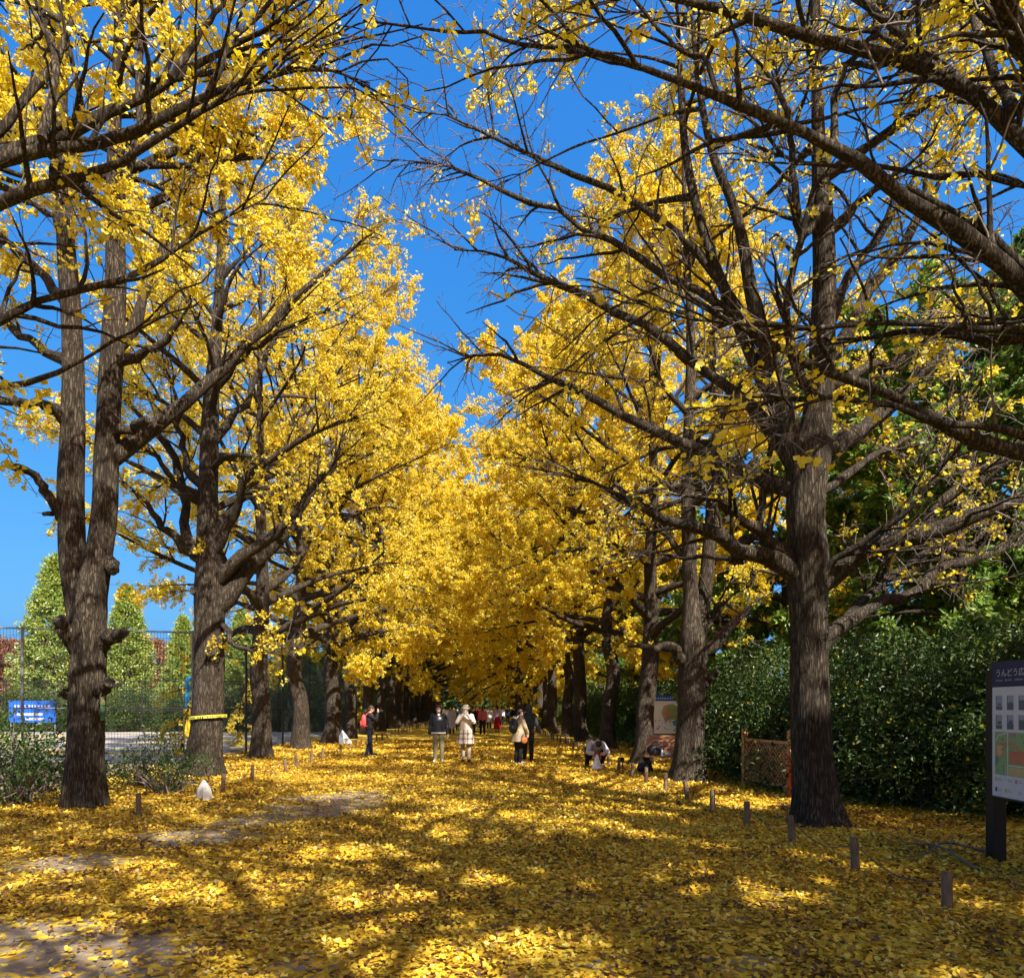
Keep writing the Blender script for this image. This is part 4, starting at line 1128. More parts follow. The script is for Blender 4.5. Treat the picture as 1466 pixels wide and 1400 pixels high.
# tape round the second left trunk, tag on the first
zt = at(0, 1026, 16.8)[2]
tp = at(297, 1026, 16.8)
n = 64; a = np.arange(n) * 2 * math.pi / n
rad_ = .435 + .012 * np.sin(5 * a)
mb = MB()
V = np.concatenate([np.stack([rad_ * np.cos(a), rad_ * np.sin(a), np.full(n, -.035) + .03 * np.cos(a)], 1), np.stack([rad_ * np.cos(a), rad_ * np.sin(a), np.full(n, .035) + .03 * np.cos(a)], 1)])
i = np.arange(n); mb.add(V, np.stack([i, (i + 1) % n, n + (i + 1) % n, n + i], 1), 0, True)
r = empty('trunk_tape', (tp[0], 16.8, zt), 0, 'yellow tape tied round the second left trunk', 'tape')
mb.build('band', plain('yellow_tape', (.62, .56, .05), .45, .08), r)
mb = MB()
for k in range(26):
    if k % 4 == 3: continue
    a0 = -math.pi + k * .12; a1 = a0 + .07
    Vq = [(.45 * math.cos(q), .45 * math.sin(q), zz + .03 * math.cos(q)) for q, zz in ((a0, -.014), (a1, -.014), (a1, .014), (a0, .014))]
    mb.add(Vq, [(0, 1, 2, 3)], 0, False)
mb.build('print', plain('tape_print', (.05, .05, .03), .6), r)
tp = at(150, 1008, 11.42)
r = empty('tree_tag', (tp[0], 11.36, tp[2]), .5, 'narrow green and yellow tag fixed to the side of the forked trunk', 'tag')
mb = MB(); box(mb, (0, 0, .12), (.07, .012, .26)); mb.build('upper_plate', plain('tag_yellow', (.14, .15, .05), .5), r)
mb = MB(); box(mb, (0, 0, -.14), (.07, .012, .24)); mb.build('lower_plate', plain('tag_green', (.03, .11, .04), .5), r)

# ------------------------------------------------------------------ bench, bags, tripod
M['slat'] = plain('bench_wood', (.30, .125, .055), .6, .25, 7, bump=.3, stretch=(1, 8, 8))
M['iron'] = plain('bench_iron', (.05, .03, .022), .5, .2)
g = ground_at(947, 1108)
bench = empty('park_bench', (4.62, 17.2, 0), R(-38), 'red brown slatted park bench between the second and third right trunks', 'bench')
for k in range(5):
    mb = MB(); box(mb, (0, -.22 + k * .105, .43 - .008 * k), (1.5, .09, .032)); mb.build('seat_slat', M['slat'], bench)
for k in range(5):
    mb = MB(); box(mb, (0, .27 + k * .028, .53 + k * .092), (1.5 if k < 4 else 1.36, .03, .082), 0, Matrix.Rotation(R(-14), 3, 'X')); mb.build('back_slat', M['slat'], bench)
for sx in (-.6, .6):
    mb = MB()
    tube(mb, [(sx, -.30, .0), (sx, -.24, .12), (sx, -.05, .27), (sx, .12, .38), (sx, .24, .42)], .028, 10, n=16)
    tube(mb, [(sx, .34, .0), (sx, .26, .14), (sx, .14, .30), (sx, -.06, .38), (sx, -.24, .40)], .028, 10, n=16)
    tube(mb, [(sx, .20, .39), (sx, .30, .55), (sx, .42, .96)], .022, 10, n=10)
    mb.build('leg', M['iron'], bench)
def remesh(o, v, smooth=4):
    m = o.modifiers.new('body', 'REMESH'); m.mode = 'VOXEL'; m.voxel_size = v; m.use_smooth_shade = True
    if smooth:
        s_ = o.modifiers.new('soften', 'SMOOTH'); s_.factor = .5; s_.iterations = smooth
    return o
M['black_bag'] = plain('black_nylon', (.012, .012, .014), .6, .3, 30, bump=.3)
def bag(name, loc, rz, size, m, label, cat, straps=True):
    r = empty(name, loc, rz, label, cat)
    mb = MB(); ball(mb, (0, 0, size[2] * .5), (size[0] * .5, size[1] * .5, size[2] * .55), 20, 12, 0, lambda V: np.sign(V) * np.abs(V) ** .8 * np.abs(np.array(size) * .55) ** .2)
    mb.build('body', m, r)
    mb = MB(); tube(mb, [(-size[0] * .25, 0, size[2] * .95), (-size[0] * .12, 0, size[2] * 1.3), (size[0] * .12, 0, size[2] * 1.3), (size[0] * .25, 0, size[2] * .95)], .012, 8, n=12); mb.build('handle', m, r)
    return r
def onb(x, y, z):
    c, s_ = math.cos(R(-38)), math.sin(R(-38)); return (4.62 + c * x - s_ * y, 17.2 + s_ * x + c * y, z)
bag('shoulder_bag', onb(-.45, .16, .45), .2, (.42, .24, .24), M['black_bag'], 'black bag resting on the bench seat', 'bag')
bag('shoulder_bag', onb(-.62, -.12, .0), 1.0, (.42, .3, .27), M['black_bag'], 'black bag on the leaves under the bench', 'bag')
r = empty('bottle', onb(-.16, -.08, .45), 0, 'small clear bottle standing on the bench seat', 'bottle')
mb = MB(); tube(mb, [(0, 0, 0), (0, 0, .13), (0, 0, .17), (0, 0, .19)], (.032, .032, .02, .013), 14, n=10); mb.build('body', plain('pale_bottle', (.62, .64, .68), .25, .05), r)
mb = MB(); tube(mb, [(0, 0, .19), (0, 0, .215)], .015, 10); mb.build('cap', M['white'], r)
r = empty('paper_wrap', onb(.0, -.1, .45), .4, 'crumpled white paper lying by the bottle on the bench', 'paper')
mb = MB(); ball(mb, (0, 0, .045), (.08, .06, .05), 12, 8, 0, lambda V: V * (1 + .25 * np.sin(V[..., :1] * 90) * np.sin(V[..., 1:2] * 70))); mb.build('wrap', M['white'], r)

g = ground_at(891, 1104)
r = empty('small_tripod', (g[0], g[1], 0), 0, 'small black tripod with a camera standing on the leaves', 'tripod')
for k in range(3):
    a = k * 2.094 + .4
    mb = MB(); tube(mb, [(0.01 * math.cos(a), .01 * math.sin(a), .17), (.10 * math.cos(a), .10 * math.sin(a), 0)], (.011, .008), 8); mb.build('leg', M['iron'], r)
mb = MB(); tube(mb, [(0, 0, .15), (0, 0, .25)], .014, 8); mb.build('column', M['iron'], r)
mb = MB(); box(mb, (0, 0, .305), (.085, .05, .12)); tube(mb, [(0, -.025, .32), (0, -.06, .32)], .028, 14); mb.build('camera_body', M['black_bag'], r)

# ------------------------------------------------------------------ lattice panel and the red box
M['lattice'] = plain('lattice_wood', (.46, .22, .09), .8, .2, 8, bump=.3)
A = np.array((5.49, 14.6)); B = np.array((5.74, 13.0))
L = np.linalg.norm(B - A); ang = math.atan2(B[1] - A[1], B[0] - A[0])
r = empty('lattice_panel', (A[0], A[1], 0), ang, 'brown diamond lattice panel between two posts by the hedge', 'screen')
for x in (0, L):
    mb = MB(); box(mb, (x, 0, .57), (.09, .09, 1.24)); 
    mb.add([(x - .045, -.045, 1.19), (x + .045, -.045, 1.19), (x + .045, .045, 1.19), (x - .045, .045, 1.19), (x, 0, 1.25)], [(0, 1, 4), (1, 2, 4), (2, 3, 4), (3, 0, 4)], 0, False)
    mb.build('post', M['lattice'], r)
mb = MB()
x0, x1, z0, z1 = .05, L - .05, .16, .98
for z in (z0, z1): box(mb, (L / 2, 0, z), (x1 - x0, .045, .05))
mb.build('frame', M['lattice'], r)
mb = MB()
for sg, yy in ((1, .012), (-1, -.012)):
    c = x0 - (z1 - z0)
    while c < x1:
        pts = []
        t0, t1 = max(x0, c), min(x1, c + (z1 - z0))
        if t1 - t0 > .02:
            za, zb = z0 + (t0 - c), z0 + (t1 - c)
            if sg < 0: za, zb = z1 - (za - z0), z1 - (zb - z0)
            bar(mb, (t0, yy, za), (t1, yy, zb), .012, .026)
        c += .105
mb.build('lattice', M['lattice'], r)
r = empty('red_post', (5.66, 12.75, 0), .3, 'orange red marker post beside the lattice panel', 'post')
mb = MB(); box(mb, (0, 0, .36), (.14, .1, .78)); mb.build('post', plain('red_paint', (.55, .075, .02), .5, .12), r)
mb = MB(); box(mb, (0, 0, .765), (.16, .12, .03)); mb.build('cap', plain('red_cap', (.4, .05, .02), .5), r)

# ------------------------------------------------------------------ map boards
def text_mesh(txt, size, m, parent, loc, rx=R(90), align='LEFT', name='lettering'):
    cu = bpy.data.curves.new(name, 'FONT'); cu.body = txt; cu.size = size; cu.align_x = align; cu.extrude = .0006; cu.resolution_u = 4
    o = bpy.data.objects.new(name, cu); COL.objects.link(o)
    bpy.context.view_layer.update()
    me = bpy.data.meshes.new_from_object(o.evaluated_get(bpy.context.evaluated_depsgraph_get()))
    bpy.data.objects.remove(o); me.materials.clear(); me.materials.append(m)
    q = link(name, me, parent, loc); q.rotation_euler = (rx, 0, 0)
    return q
def flat(mb, pts, y, mat=0):
    mb.add([(x, y, z) for x, z in pts], [list(range(len(pts)))], mat, False)
def rect(mb, x0, z0, x1, z1, y, mat=0): flat(mb, [(x0, z0), (x1, z0), (x1, z1), (x0, z1)], y, mat)
MP = {k: plain('map_' + k, c, .5, .05, 20) for k, c in dict(paper=(.60, .60, .60), green=(.24, .38, .16), dark=(.06, .16, .07), path=(.62, .60, .55), track=(.48, .20, .12), red=(.50, .18, .10), sand=(.52, .40, .18), navy=(.016, .022, .085), photo=(.10, .12, .15), photo2=(.30, .33, .38), pool=(.05, .25, .22), pink=(.5, .2, .3), cyan=(.05, .35, .50), blue=(.01, .10, .42), white=(.55, .55, .54), orange=(.6, .25, .12), black=(.03, .03, .035)).items()}
MPL = list(MP.keys()); MPM = [MP[k] for k in MPL]; MI = {k: i for i, k in enumerate(MPL)}
r = empty('map_board', (5.49, 7.5, 0), R(-94.5), 'park map board with dark blue header on a black post at the right edge', 'sign')
mb = MB(); box(mb, (-.02, .04, .95), (.13, .13, 2.2)); mb.build('post', plain('black_post', (.012, .012, .013), .5), r)
mb = MB(); box(mb, (1.57, .04, .95), (.13, .13, 2.2)); mb.build('post', plain('black_post_far', (.012, .012, .013), .5), r)
z0, z1, zh = .69, 2.13, 1.87
mb = MB(); box(mb, (.775, .0, (z0 + z1) / 2), (1.55, .05, z1 - z0)); mb.build('panel', MP['black'], r)
mb = MB(); rect(mb, .03, z0 + .02, 1.53, zh - .01, -.028); mb.build('map_sheet', MP['paper'], r)
mb = MB(); rect(mb, .03, zh, 1.53, z1 - .015, -.028); mb.build('header', MP['navy'], r)
text_mesh('うんどう広場 案内図', .088, MP['white'], r, (.085, -.030, zh + .105), name='title')
mb = MB(); rg = random.Random(21)
for x0_, n_ in ((.088, 9), (.235, 9), (.375, 11), (.56, 9)):
    for k in range(n_): rect(mb, x0_ + k * .0125, zh + .052, x0_ + k * .0125 + rg.uniform(.006, .010), zh + .052 + rg.uniform(.012, .02), -.0300)
mb.build('subtitle', plain('subtitle_grey', (.30, .31, .34), .5), r)
mb = MB()
for row in range(2):
    for k in range(8):
        x = .09 + k * .175; z = 1.62 - row * .2
        rect(mb, x, z, x + .10, z + .15, -.0290, MI['photo2'])
        rect(mb, x, z, x + .012, z + .15, -.0296, MI['photo'])
        rect(mb, x + .012, z, x + .10, z + .04 + .03 * ((k * 7 + row * 3) % 3), -.0294, MI['photo'])
        rect(mb, x + .03, z + .05, x + .085, z + .07 + .012 * ((k + row) % 3), -.0298, MI['dark'] if (k + row) % 2 else MI['photo'])
mb.build('picture', MPM, r)
mb = MB(); mz0, mz1 = .94, 1.39
rect(mb, .075, mz0, 1.5, mz1, -.0290, MI['green'])
flat(mb, [(.08, 1.22), (.13, 1.27), (.2, 1.28), (.24, 1.24), (.22, 1.16), (.15, 1.10), (.10, 1.14)], -.0293, MI['track'])
flat(mb, [(.10, 1.22), (.13, 1.25), (.19, 1.25), (.21, 1.22), (.20, 1.17), (.15, 1.13), (.12, 1.15)], -.0296, MI['sand'])
flat(mb, [(.22, 1.28), (.36, 1.28), (.44, 1.24), (.52, 1.15), (.50, 1.13), (.42, 1.21), (.35, 1.25), (.22, 1.25)], -.0294, MI['track'])
rect(mb, .30, 1.07, .62, 1.2, -.0296, MI['red']); rect(mb, .28, .945, .70, 1.03, -.0296, MI['sand'])
for q in ([.27, mz0, .282, 1.39], [.27, 1.04, .75, 1.052], [.245, .945, .253, 1.03]): rect(mb, *q, -.0299, MI['path'])
flat(mb, [(.085, 1.3), (.13, 1.36), (.27, 1.385), (.27, 1.375), (.135, 1.35), (.095, 1.295)], -.0299, MI['path'])
rect(mb, .31, 1.34, .40, 1.385, -.0298, MI['pink'])
flat(mb, [(.08, 1.02), (.12, 1.05), (.14, 1.10), (.11, 1.13), (.08, 1.12)], -.0298, MI['pool'])
rg = random.Random(6)
for k in range(70):
    x, z = rg.uniform(.08, 1.48), rg.uniform(mz0 + .01, mz1 - .02)
    if .25 < x < .72 and .93 < z < 1.22: continue
    s_ = rg.uniform(.006, .014); flat(mb, [(x - s_, z), (x, z - s_), (x + s_, z), (x, z + s_)], -.0302, MI['dark'])
rect(mb, .80, 1.0, 1.1, 1.2, -.0296, MI['sand']); rect(mb, 1.15, 1.05, 1.45, 1.3, -.0296, MI['red'])
mb.build('map', MPM, r)
mb = MB()
for row in range(2):
    for k in range(9):
        x = .08 + k * .155; z = .87 - row * .11
        rect(mb, x, z, x + .03, z + .045, -.0292, MI[('sand', 'green', 'paper', 'black', 'pink')[(k * 2 + row * 3) % 5]])
        rect(mb, x + .04, z + .012, x + .11, z + .02, -.0292, MI['photo2']); rect(mb, x + .04, z + .03, x + .095, z + .036, -.0292, MI['photo2'])
mb.build('legend', MPM, r)

Y = 23.0
a = at(930, 995, Y); b = at(974, 1050, Y)
w = b[0] - a[0] + .3; zt_, zb_ = a[2], b[2]
r = empty('map_sign', (a[0] + w / 2, Y, 0), R(4), 'map sign with blue header, its panel whitened to look sunlit, between two trunks behind the bench', 'sign')
mb = MB(); box(mb, (0, .03, (zt_ + zb_) / 2), (w, .05, zt_ - zb_)); mb.build('panel', plain('map_white', (.82, .82, .80), .5, .04), r)  # panel white raised to stand in for sunlight the crowns block
mb = MB(); rect(mb, -w / 2, zt_ - .19, w / 2, zt_, -.001); mb.build('header', MP['blue'], r)
mb = MB(); rg = random.Random(2); x = -w * .38
while x < .1:
    ww = rg.uniform(.04, .07); bar(mb, (x, -.004, zt_ - .12), (x + ww, -.004, zt_ - .10), .003, .02); bar(mb, (x + ww * .4, -.0045, zt_ - .06), (x + ww * .45, -.0045, zt_ - .14), .003, .02); x += ww + .025
mb.build('lettering', MP['white'], r)
mb = MB(); rg = random.Random(12)
def blob(cx, cz, rx, rz_, y, m, n=14):
    flat(mb, [(cx + rx * math.cos(t) * rg.uniform(.7, 1.1), cz + rz_ * math.sin(t) * rg.uniform(.7, 1.1)) for t in np.arange(n) * 2 * math.pi / n], y, MI[m])
zc = (zt_ - .19 + zb_) / 2
blob(.05, zc + .15, .42, .3, -.001, 'sand'); blob(.15, zc + .28, .3, .14, -.003, 'green'); blob(.0, zc + .12, .22, .09, -.005, 'orange'); blob(.12, zc + .02, .2, .1, -.007, 'green'); blob(.2, zc - .18, .12, .11, -.009, 'cyan'); blob(-.1, zc - .05, .1, .07, -.009, 'pink')
for k in range(26): blob(rg.uniform(-w * .42, w * .3), rg.uniform(zb_ + .06, zc - .08), rg.uniform(.01, .04), rg.uniform(.01, .03), -.011 - k * .0005, rg.choice(['photo', 'photo2', 'track', 'dark']), 7)
mb.build('map', MPM, r)
for sx in (-w / 2 + .08, w / 2 - .08):
    mb = MB(); tube(mb, [(sx, .09, -.05), (sx, .09, zt_)], .04, 10); mb.build('post', M['fence'], r)
p = at(876, 0, 31)
r = empty('banner', (p[0], 31, 0), 0, 'narrow blue banner with white marks behind the crouching person', 'banner')
mb = MB(); box(mb, (0, 0, 1.08), (.32, .03, 1.05)); mb.build('cloth', MP['blue'], r)
mb = MB()
for k in range(6): box(mb, (.03 * (-1) ** k, -.018, .68 + k * .15), (.17, .006, .07))
mb.build('lettering', MP['white'], r)
mb = MB(); tube(mb, [(-.17, .02, -.03), (-.17, .02, 1.75)], .015, 8); mb.build('pole', M['galv'], r)
p = at(835, 0, 33)
r = empty('pale_pole', (p[0], 33, 0), 0, 'pale grey pole between two right trunks behind the crouching person', 'pole')
mb = MB(); tube(mb, [(0, 0, -.03), (.01, 0, 1.2), (0, 0, 2.4)], .055, 12, n=8); mb.build('pole', plain('pale_paint', (.55, .58, .55), .5), r)
mb = MB(); ball(mb, (0, 0, 2.41), (.06, .06, .05), 12, 6); mb.build('cap', M['galv'], r)

# fallen branches on the leaves
def fallen_branch(px0, py0, px1, py1, seed, label):
    rng = np.random.default_rng(seed)
    a = ground_at(px0, py0); b = ground_at(px1, py1)
    P = resample(np.stack([a, a * .66 + b * .34 + np.array((0, .12, .10)), a * .3 + b * .7 + np.array((.05, -.1, .06)), b]), 14)[None]
    P[:, :, 2] += .035
    Rr = np.linspace(.018, .004, 14)[None]
    mb = MB(); V, Q = tubes(P, Rr, 7); mb.add(V, Q)
    P2, R2, i2 = spawn(rng, P, Rr, 6, .1, (.2, .65), (.4, .9), .05, 7, .009, np.full(1, .002), droop=.25)
    P2[:, :, 2] = np.maximum(P2[:, :, 2], .03)
    V, Q = tubes(P2, R2, 5); mb.add(V, Q)
    r = empty('fallen_branch', tuple(P[0, 0]), 0, label, 'branch', 'fallen branches')
    for v in mb.V: v -= P[0, 0]
    mb.build('stick', M['twig'], r)
fallen_branch(1412, 1222, 1262, 1236, 3, 'bare branch lying from the map board post towards the left')
fallen_branch(1400, 1250, 1290, 1208, 4, 'bare branch crossing another in front of the hedge')
fallen_branch(1120, 1160, 1148, 1185, 5, 'thin broken twig on the leaves by the massive trunk')

# ------------------------------------------------------------------ people
def fabric(name, col, rough=.85, var=.14, scale=26, bump=.35): return plain(name, col, rough, var, scale, bump=bump, spec=.25)
M['skin'] = plain('skin', (.50, .30, .21), .55, .07, 18)
M['hair'] = plain('dark_hair', (.016, .012, .010), .5, .3, 60, bump=.5, stretch=(1, 1, .2))
M['eye'] = plain('eye', (.02, .016, .014), .25)

def V3(*a): return np.array(a, float)
def capsule(mb, a, b, r0, r1, sides=12):
    a = V3(*a); b = V3(*b)
    tube(mb, [a, a * .66 + b * .34, a * .33 + b * .67, b], [r0, r0 * .7 + r1 * .3, r0 * .35 + r1 * .65, r1], sides)
    ball(mb, a, (r0,) * 3, sides, 6); ball(mb, b, (r1,) * 3, sides, 6)

def limb_chain(mb, pts, rs_):
    for (a, b), (r0, r1) in zip(zip(pts[:-1], pts[1:]), zip(rs_[:-1], rs_[1:])): capsule(mb, a, b, r0, r1)

def hand(mb, w, d, pn, curl=.5):
    w = V3(*w); d = norm(V3(*d)); pn = norm(V3(*pn)); sd = norm(np.cross(d, pn)); pn = np.cross(sd, d)
    for k in range(4):
        off = sd * (-.029 + .0195 * k)
        base = w + d * (.086 - .004 * abs(k - 1.3)) + off
        capsule(mb, w + d * .012 + off * .75, base, .0135, .011, 8)
        ln = (.040, .046, .043, .034)[k]; p = base; dd = d
        for q in range(3):
            ca = curl * (.55 + .25 * q)
            dd = norm(dd * math.cos(ca) + pn * math.sin(ca)); e = p + dd * ln * (1, .75, .6)[q]
            capsule(mb, p, e, .0095 - .0008 * q, .0085 - .0008 * q, 8); p = e
    b0 = w + d * .03 - sd * .03
    b1 = b0 + (d * .6 - sd * .55 + pn * .3) * .045
    capsule(mb, w + d * .015 - sd * .018, b0, .015, .013, 8); capsule(mb, b0, b1, .0125, .0105, 8); capsule(mb, b1, b1 + (d * .9 - sd * .1 + pn * .35) * .034, .0105, .0085, 8)

STAND = dict(pel=(0, 0, .93), waist=(0, -.005, 1.08), chest=(0, -.005, 1.27), neckb=(0, .01, 1.41), neck=(0, 0, 1.48), head=(0, -.015, 1.585),
             hip=((-.085, 0, .90), (.085, 0, .90)), knee=((-.095, -.02, .49), (.095, -.02, .49)), ank=((-.10, .02, .085), (.10, .02, .085)), toe=((-.115, -.15, .035), (.115, -.15, .035)),
             sho=((-.17, .005, 1.385), (.17, .005, 1.385)), elb=((-.225, .03, 1.115), (.225, .03, 1.115)), wri=((-.24, -.03, .87), (.24, -.03, .87)), hd=((-.05, -.1, -1), (.05, -.1, -1)), pn=((.9, -.3, 0), (-.9, -.3, 0)))

def torso(mb, j, rs_, sx, lo=0, hi=5):
    pts = [V3(*j[k]) for k in ('pel', 'waist', 'chest', 'neckb')]
    P = resample(np.array(pts), 14)
    r = np.interp(np.linspace(0, 1, 14), np.linspace(0, 1, len(rs_)), rs_)
    V, Q = tubes(P, r, 20)
    V = V.reshape(14, 20, 3); V[:, :, 0] = P[:, None, 0] + (V[:, :, 0] - P[:, None, 0]) * sx
    V = V.reshape(-1, 3)
    mb.add(V, Q); mb.add(V[:20], [list(range(20))[::-1]]); mb.add(V[-20:], [list(range(20))])
    ball(mb, pts[0], (rs_[0] * sx, rs_[0], rs_[0] * .75), 18, 10)

def person(loc, rz, label, j=None, top=None, bottom=None, shoes=None, hair=None, vox=.0075, scale=1.0, group='people walking under the ginkgoes', skirt=None, long_hair=False, hood=None, mask=None, hat=None, coat=None, jacket_fit=1.0, name_top='jacket', curl=.5, face=True, socks=None, legs_r=1.0, hem=None, collar=None):
    jj = dict(STAND); jj.update(j or {}); j = jj
    r = empty('person', loc, rz, label, 'person', group); r.scale = (scale,) * 3
    # the body, one continuous surface
    mb = MB()
    torso(mb, j, [.105, .098, .094, .104, .112, .085, .06], 1.42)
    hv = norm(V3(*j['head']) - V3(*j['neck']))
    capsule(mb, j['neckb'], V3(*j['head']) - hv * .06, .058, .05)
    h = V3(*j['head']); fdir = norm(V3(0, -1, 0) - hv * hv[1] * -1)
    fdir = norm(V3(0, -1, 0) - hv * np.dot(V3(0, -1, 0), hv)); sd = np.cross(hv, fdir)
    ball(mb, h + hv * .018, (.074, .092, .094), 20, 14); ball(mb, h - hv * .052 + fdir * .022, (.056, .062, .062), 16, 10)
    capsule(mb, h + fdir * .086 + hv * .012, h + fdir * .104 - hv * .022, .009, .013, 8)
    capsule(mb, h + fdir * .078 - hv * .062 - sd * .018, h + fdir * .078 - hv * .062 + sd * .018, .009, .009, 8)
    for s_ in (-1, 1): ball(mb, h + sd * s_ * .076 - hv * .005 - fdir * .005, (.012, .022, .032), 10, 6)
    for s_ in (0, 1):
        limb_chain(mb, [j['sho'][s_], j['elb'][s_], j['wri'][s_]], [.052, .038, .026])
        hand(mb, j['wri'][s_], j['hd'][s_], j['pn'][s_], curl)
        limb_chain(mb, [j['hip'][s_], j['knee'][s_], j['ank'][s_]], [.082 * legs_r, .054 * legs_r, .036 * legs_r])
        capsule(mb, j['ank'][s_], j['toe'][s_], .034, .026)
    remesh(mb.build('body', M['skin'], r), vox, 3)
    if face:
        for s_ in (-1, 1):
            mb = MB(); ball(mb, h + sd * s_ * .031 + fdir * .083 + hv * .018, (.011, .008, .007), 10, 6); mb.build('eye', M['eye'], r)
    if mask:
        mb = MB(); ball(mb, h + fdir * .048 - hv * .042, (.052, .058, .042), 18, 12); mb.build('face_mask', mask, r)
    if hair:
        mb = MB(); ball(mb, h + hv * .042 - fdir * .014, (.087, .097, .092), 20, 12, 0, lambda V: V * (1 + .05 * np.sin(V[..., :1] * 130) * np.sin(V[..., 2:3] * 50)))
        capsule(mb, h - fdir * .055 - hv * .02, h - fdir * .04 - hv * (.16 if long_hair else .06), .066, .05 if long_hair else .05)
        remesh(mb.build('hair', hair, r), vox, 2)
    if hat:
        mb = MB(); ball(mb, h + hv * .055 - fdir * .006, (.098, .108, .09), 20, 12)
        tube(mb, [h + hv * .035, h + hv * .052], [.14, .112], 22); mb.build('hat', hat, r)
    if hood:
        mb = MB(); ball(mb, h + hv * .01 - fdir * .03, (.115, .115, .135), 20, 12); capsule(mb, h - hv * .10 - fdir * .03, V3(*j['neckb']), .10, .10)
        remesh(mb.build('hood', hood, r), vox, 3)
    if top:
        f = jacket_fit
        mb = MB(); torso(mb, j, [.135 * f, .127 * f, .124 * f, .132 * f, .137 * f, .112 * f, .075], 1.40)
        for s_ in (0, 1): limb_chain(mb, [V3(*j['sho'][s_]) * .97 + V3(*j['neckb']) * .03, j['elb'][s_], V3(*j['wri'][s_])], [.074 * f, .06 * f, .046 * f])
        rg = random.Random(int(abs(loc[0]) * 100 + loc[1]))
        for k in range(10):                                                    # folds in the sleeves and body
            s_ = rg.randint(0, 1); t = rg.random(); a, b = (j['sho'], j['elb']) if k % 2 else (j['elb'], j['wri'])
            q = V3(*a[s_]) * (1 - t) + V3(*b[s_]) * t
            ball(mb, q + V3(rg.uniform(-.02, .02), rg.uniform(-.03, .0), 0), (.052 * f, .05 * f, .022), 12, 6)
        remesh(mb.build(name_top, top, r), vox, 4)
    if coat:                                                                    # long skirts of a coat below the waist
        w_, zh_, rw, rh = coat[1:]
        n, m_ = 36, 10
        a = np.linspace(0, 2 * math.pi, n, endpoint=False)[None]; t = np.linspace(0, 1, m_)[:, None]
        c0 = V3(*j['waist'])
        rr0 = (rw * (1 - t) + rh * t) * (1 + .05 * t * np.sin(6 * a + loc[0]))
        Vc = np.stack([c0[0] + 1.28 * rr0 * np.cos(a), c0[1] + rr0 * np.sin(a), (w_ * (1 - t) + zh_ * t) * np.ones_like(a)], -1)
        i = np.arange(m_ - 1)[:, None] * n; k = np.arange(n)[None]; k2 = (k + 1) % n
        mb = MB(); mb.add(Vc.reshape(-1, 3), np.stack([i + k, i + n + k, i + n + k2, i + k2], -1).reshape(-1, 4)); mb.build('coat_skirt', coat[0], r)
    if bottom:
        mb = MB(); ball(mb, V3(*j['pel']) + V3(0, 0, .02), (.17, .122, .13), 18, 10)
        for s_ in (0, 1): limb_chain(mb, [j['hip'][s_], j['knee'][s_], V3(*j['ank'][s_]) + V3(0, 0, .0)], [.102 * legs_r, .076 * legs_r, .062 * legs_r])
        remesh(mb.build('trousers', bottom, r), vox, 3)
    if socks:
        mb = MB()
        for s_ in (0, 1): limb_chain(mb, [V3(*j['hip'][s_]) * .5 + V3(*j['knee'][s_]) * .5, j['knee'][s_], j['ank'][s_]], [.075, .062, .046])
        remesh(mb.build('leggings', socks, r), vox, 3)
    if skirt:
        sm, zt_, zb_, r0, r1, pl = skirt
        n, m_ = 60, 8
        a = np.linspace(0, 2 * math.pi, n, endpoint=False)[None]; t = np.linspace(0, 1, m_)[:, None]
        rr0 = (r0 * (1 - t) + r1 * t) * (1 + pl * t * np.sin(12 * a))
        Vc = np.stack([1.2 * rr0 * np.cos(a), rr0 * np.sin(a), (zt_ * (1 - t) + zb_ * t) * np.ones_like(a)], -1)
        i = np.arange(m_ - 1)[:, None] * n; k = np.arange(n)[None]; k2 = (k + 1) % n
        mb = MB(); mb.add(Vc.reshape(-1, 3), np.stack([i + k, i + n + k, i + n + k2, i + k2], -1).reshape(-1, 4)); mb.build('skirt', sm, r)
    if hem:
        mb = MB(); tube(mb, [(0, 0, hem[1]), (0, 0, hem[2])], [.135, .14], 24)
        mb.V[-1][:, 0] *= 1; 
        for v in mb.V: v[:, 0] *= 1.3
        mb.build('shirt_hem', hem[0], r)
    if collar:
        mb = MB(); c0 = V3(*j['neckb']); capsule(mb, c0 + V3(0, -.075, -.10), c0 + V3(0, -.05, .0), .022, .04); mb.build('shirt', collar, r)
    if shoes:
        for s_ in (0, 1):
            a, t = V3(*j['ank'][s_]), V3(*j['toe'][s_])
            mb = MB(); capsule(mb, a + V3(0, .015, -.035), t + V3(0, 0, .005), .047, .040); capsule(mb, a, a + V3(0, 0, -.03), .05, .047)
            mb.V = [np.column_stack([v[:, :2], np.maximum(v[:, 2], .004)]) for v in mb.V]
            mb.build('shoe', shoes, r)
    return r

def pack(parent, m, c, size, rx=0.0, strap=True, j=STAND):
    """a rucksack on the back of a person"""
    r = empty('backpack', (0, 0, 0)); r.parent = parent
    return r

def rucksack(loc, rz, m, label, sc=1.0):
    r = empty('backpack', loc, rz, label, 'backpack', 'rucksacks on the backs of visitors'); r.scale = (sc,) * 3
    mb = MB(); ball(mb, (0, .19, 1.17), (.155, .095, .235), 22, 14, 0, lambda V: np.sign(V) * np.abs(V) ** .85 * np.array((.155, .095, .235)) ** .15); mb.build('body', m, r)
    mb = MB(); ball(mb, (0, .275, 1.09), (.11, .05, .12), 16, 10); mb.build('pocket', m, r)
    for s_ in (-1, 1):
        mb = MB(); tube(mb, [(s_ * .10, .13, 1.37), (s_ * .12, .02, 1.46), (s_ * .13, -.12, 1.36), (s_ * .14, -.135, 1.2), (s_ * .15, .0, 1.05), (s_ * .13, .13, 1.0)], .017, 8, n=20); mb.build('strap', m, r)
    return r

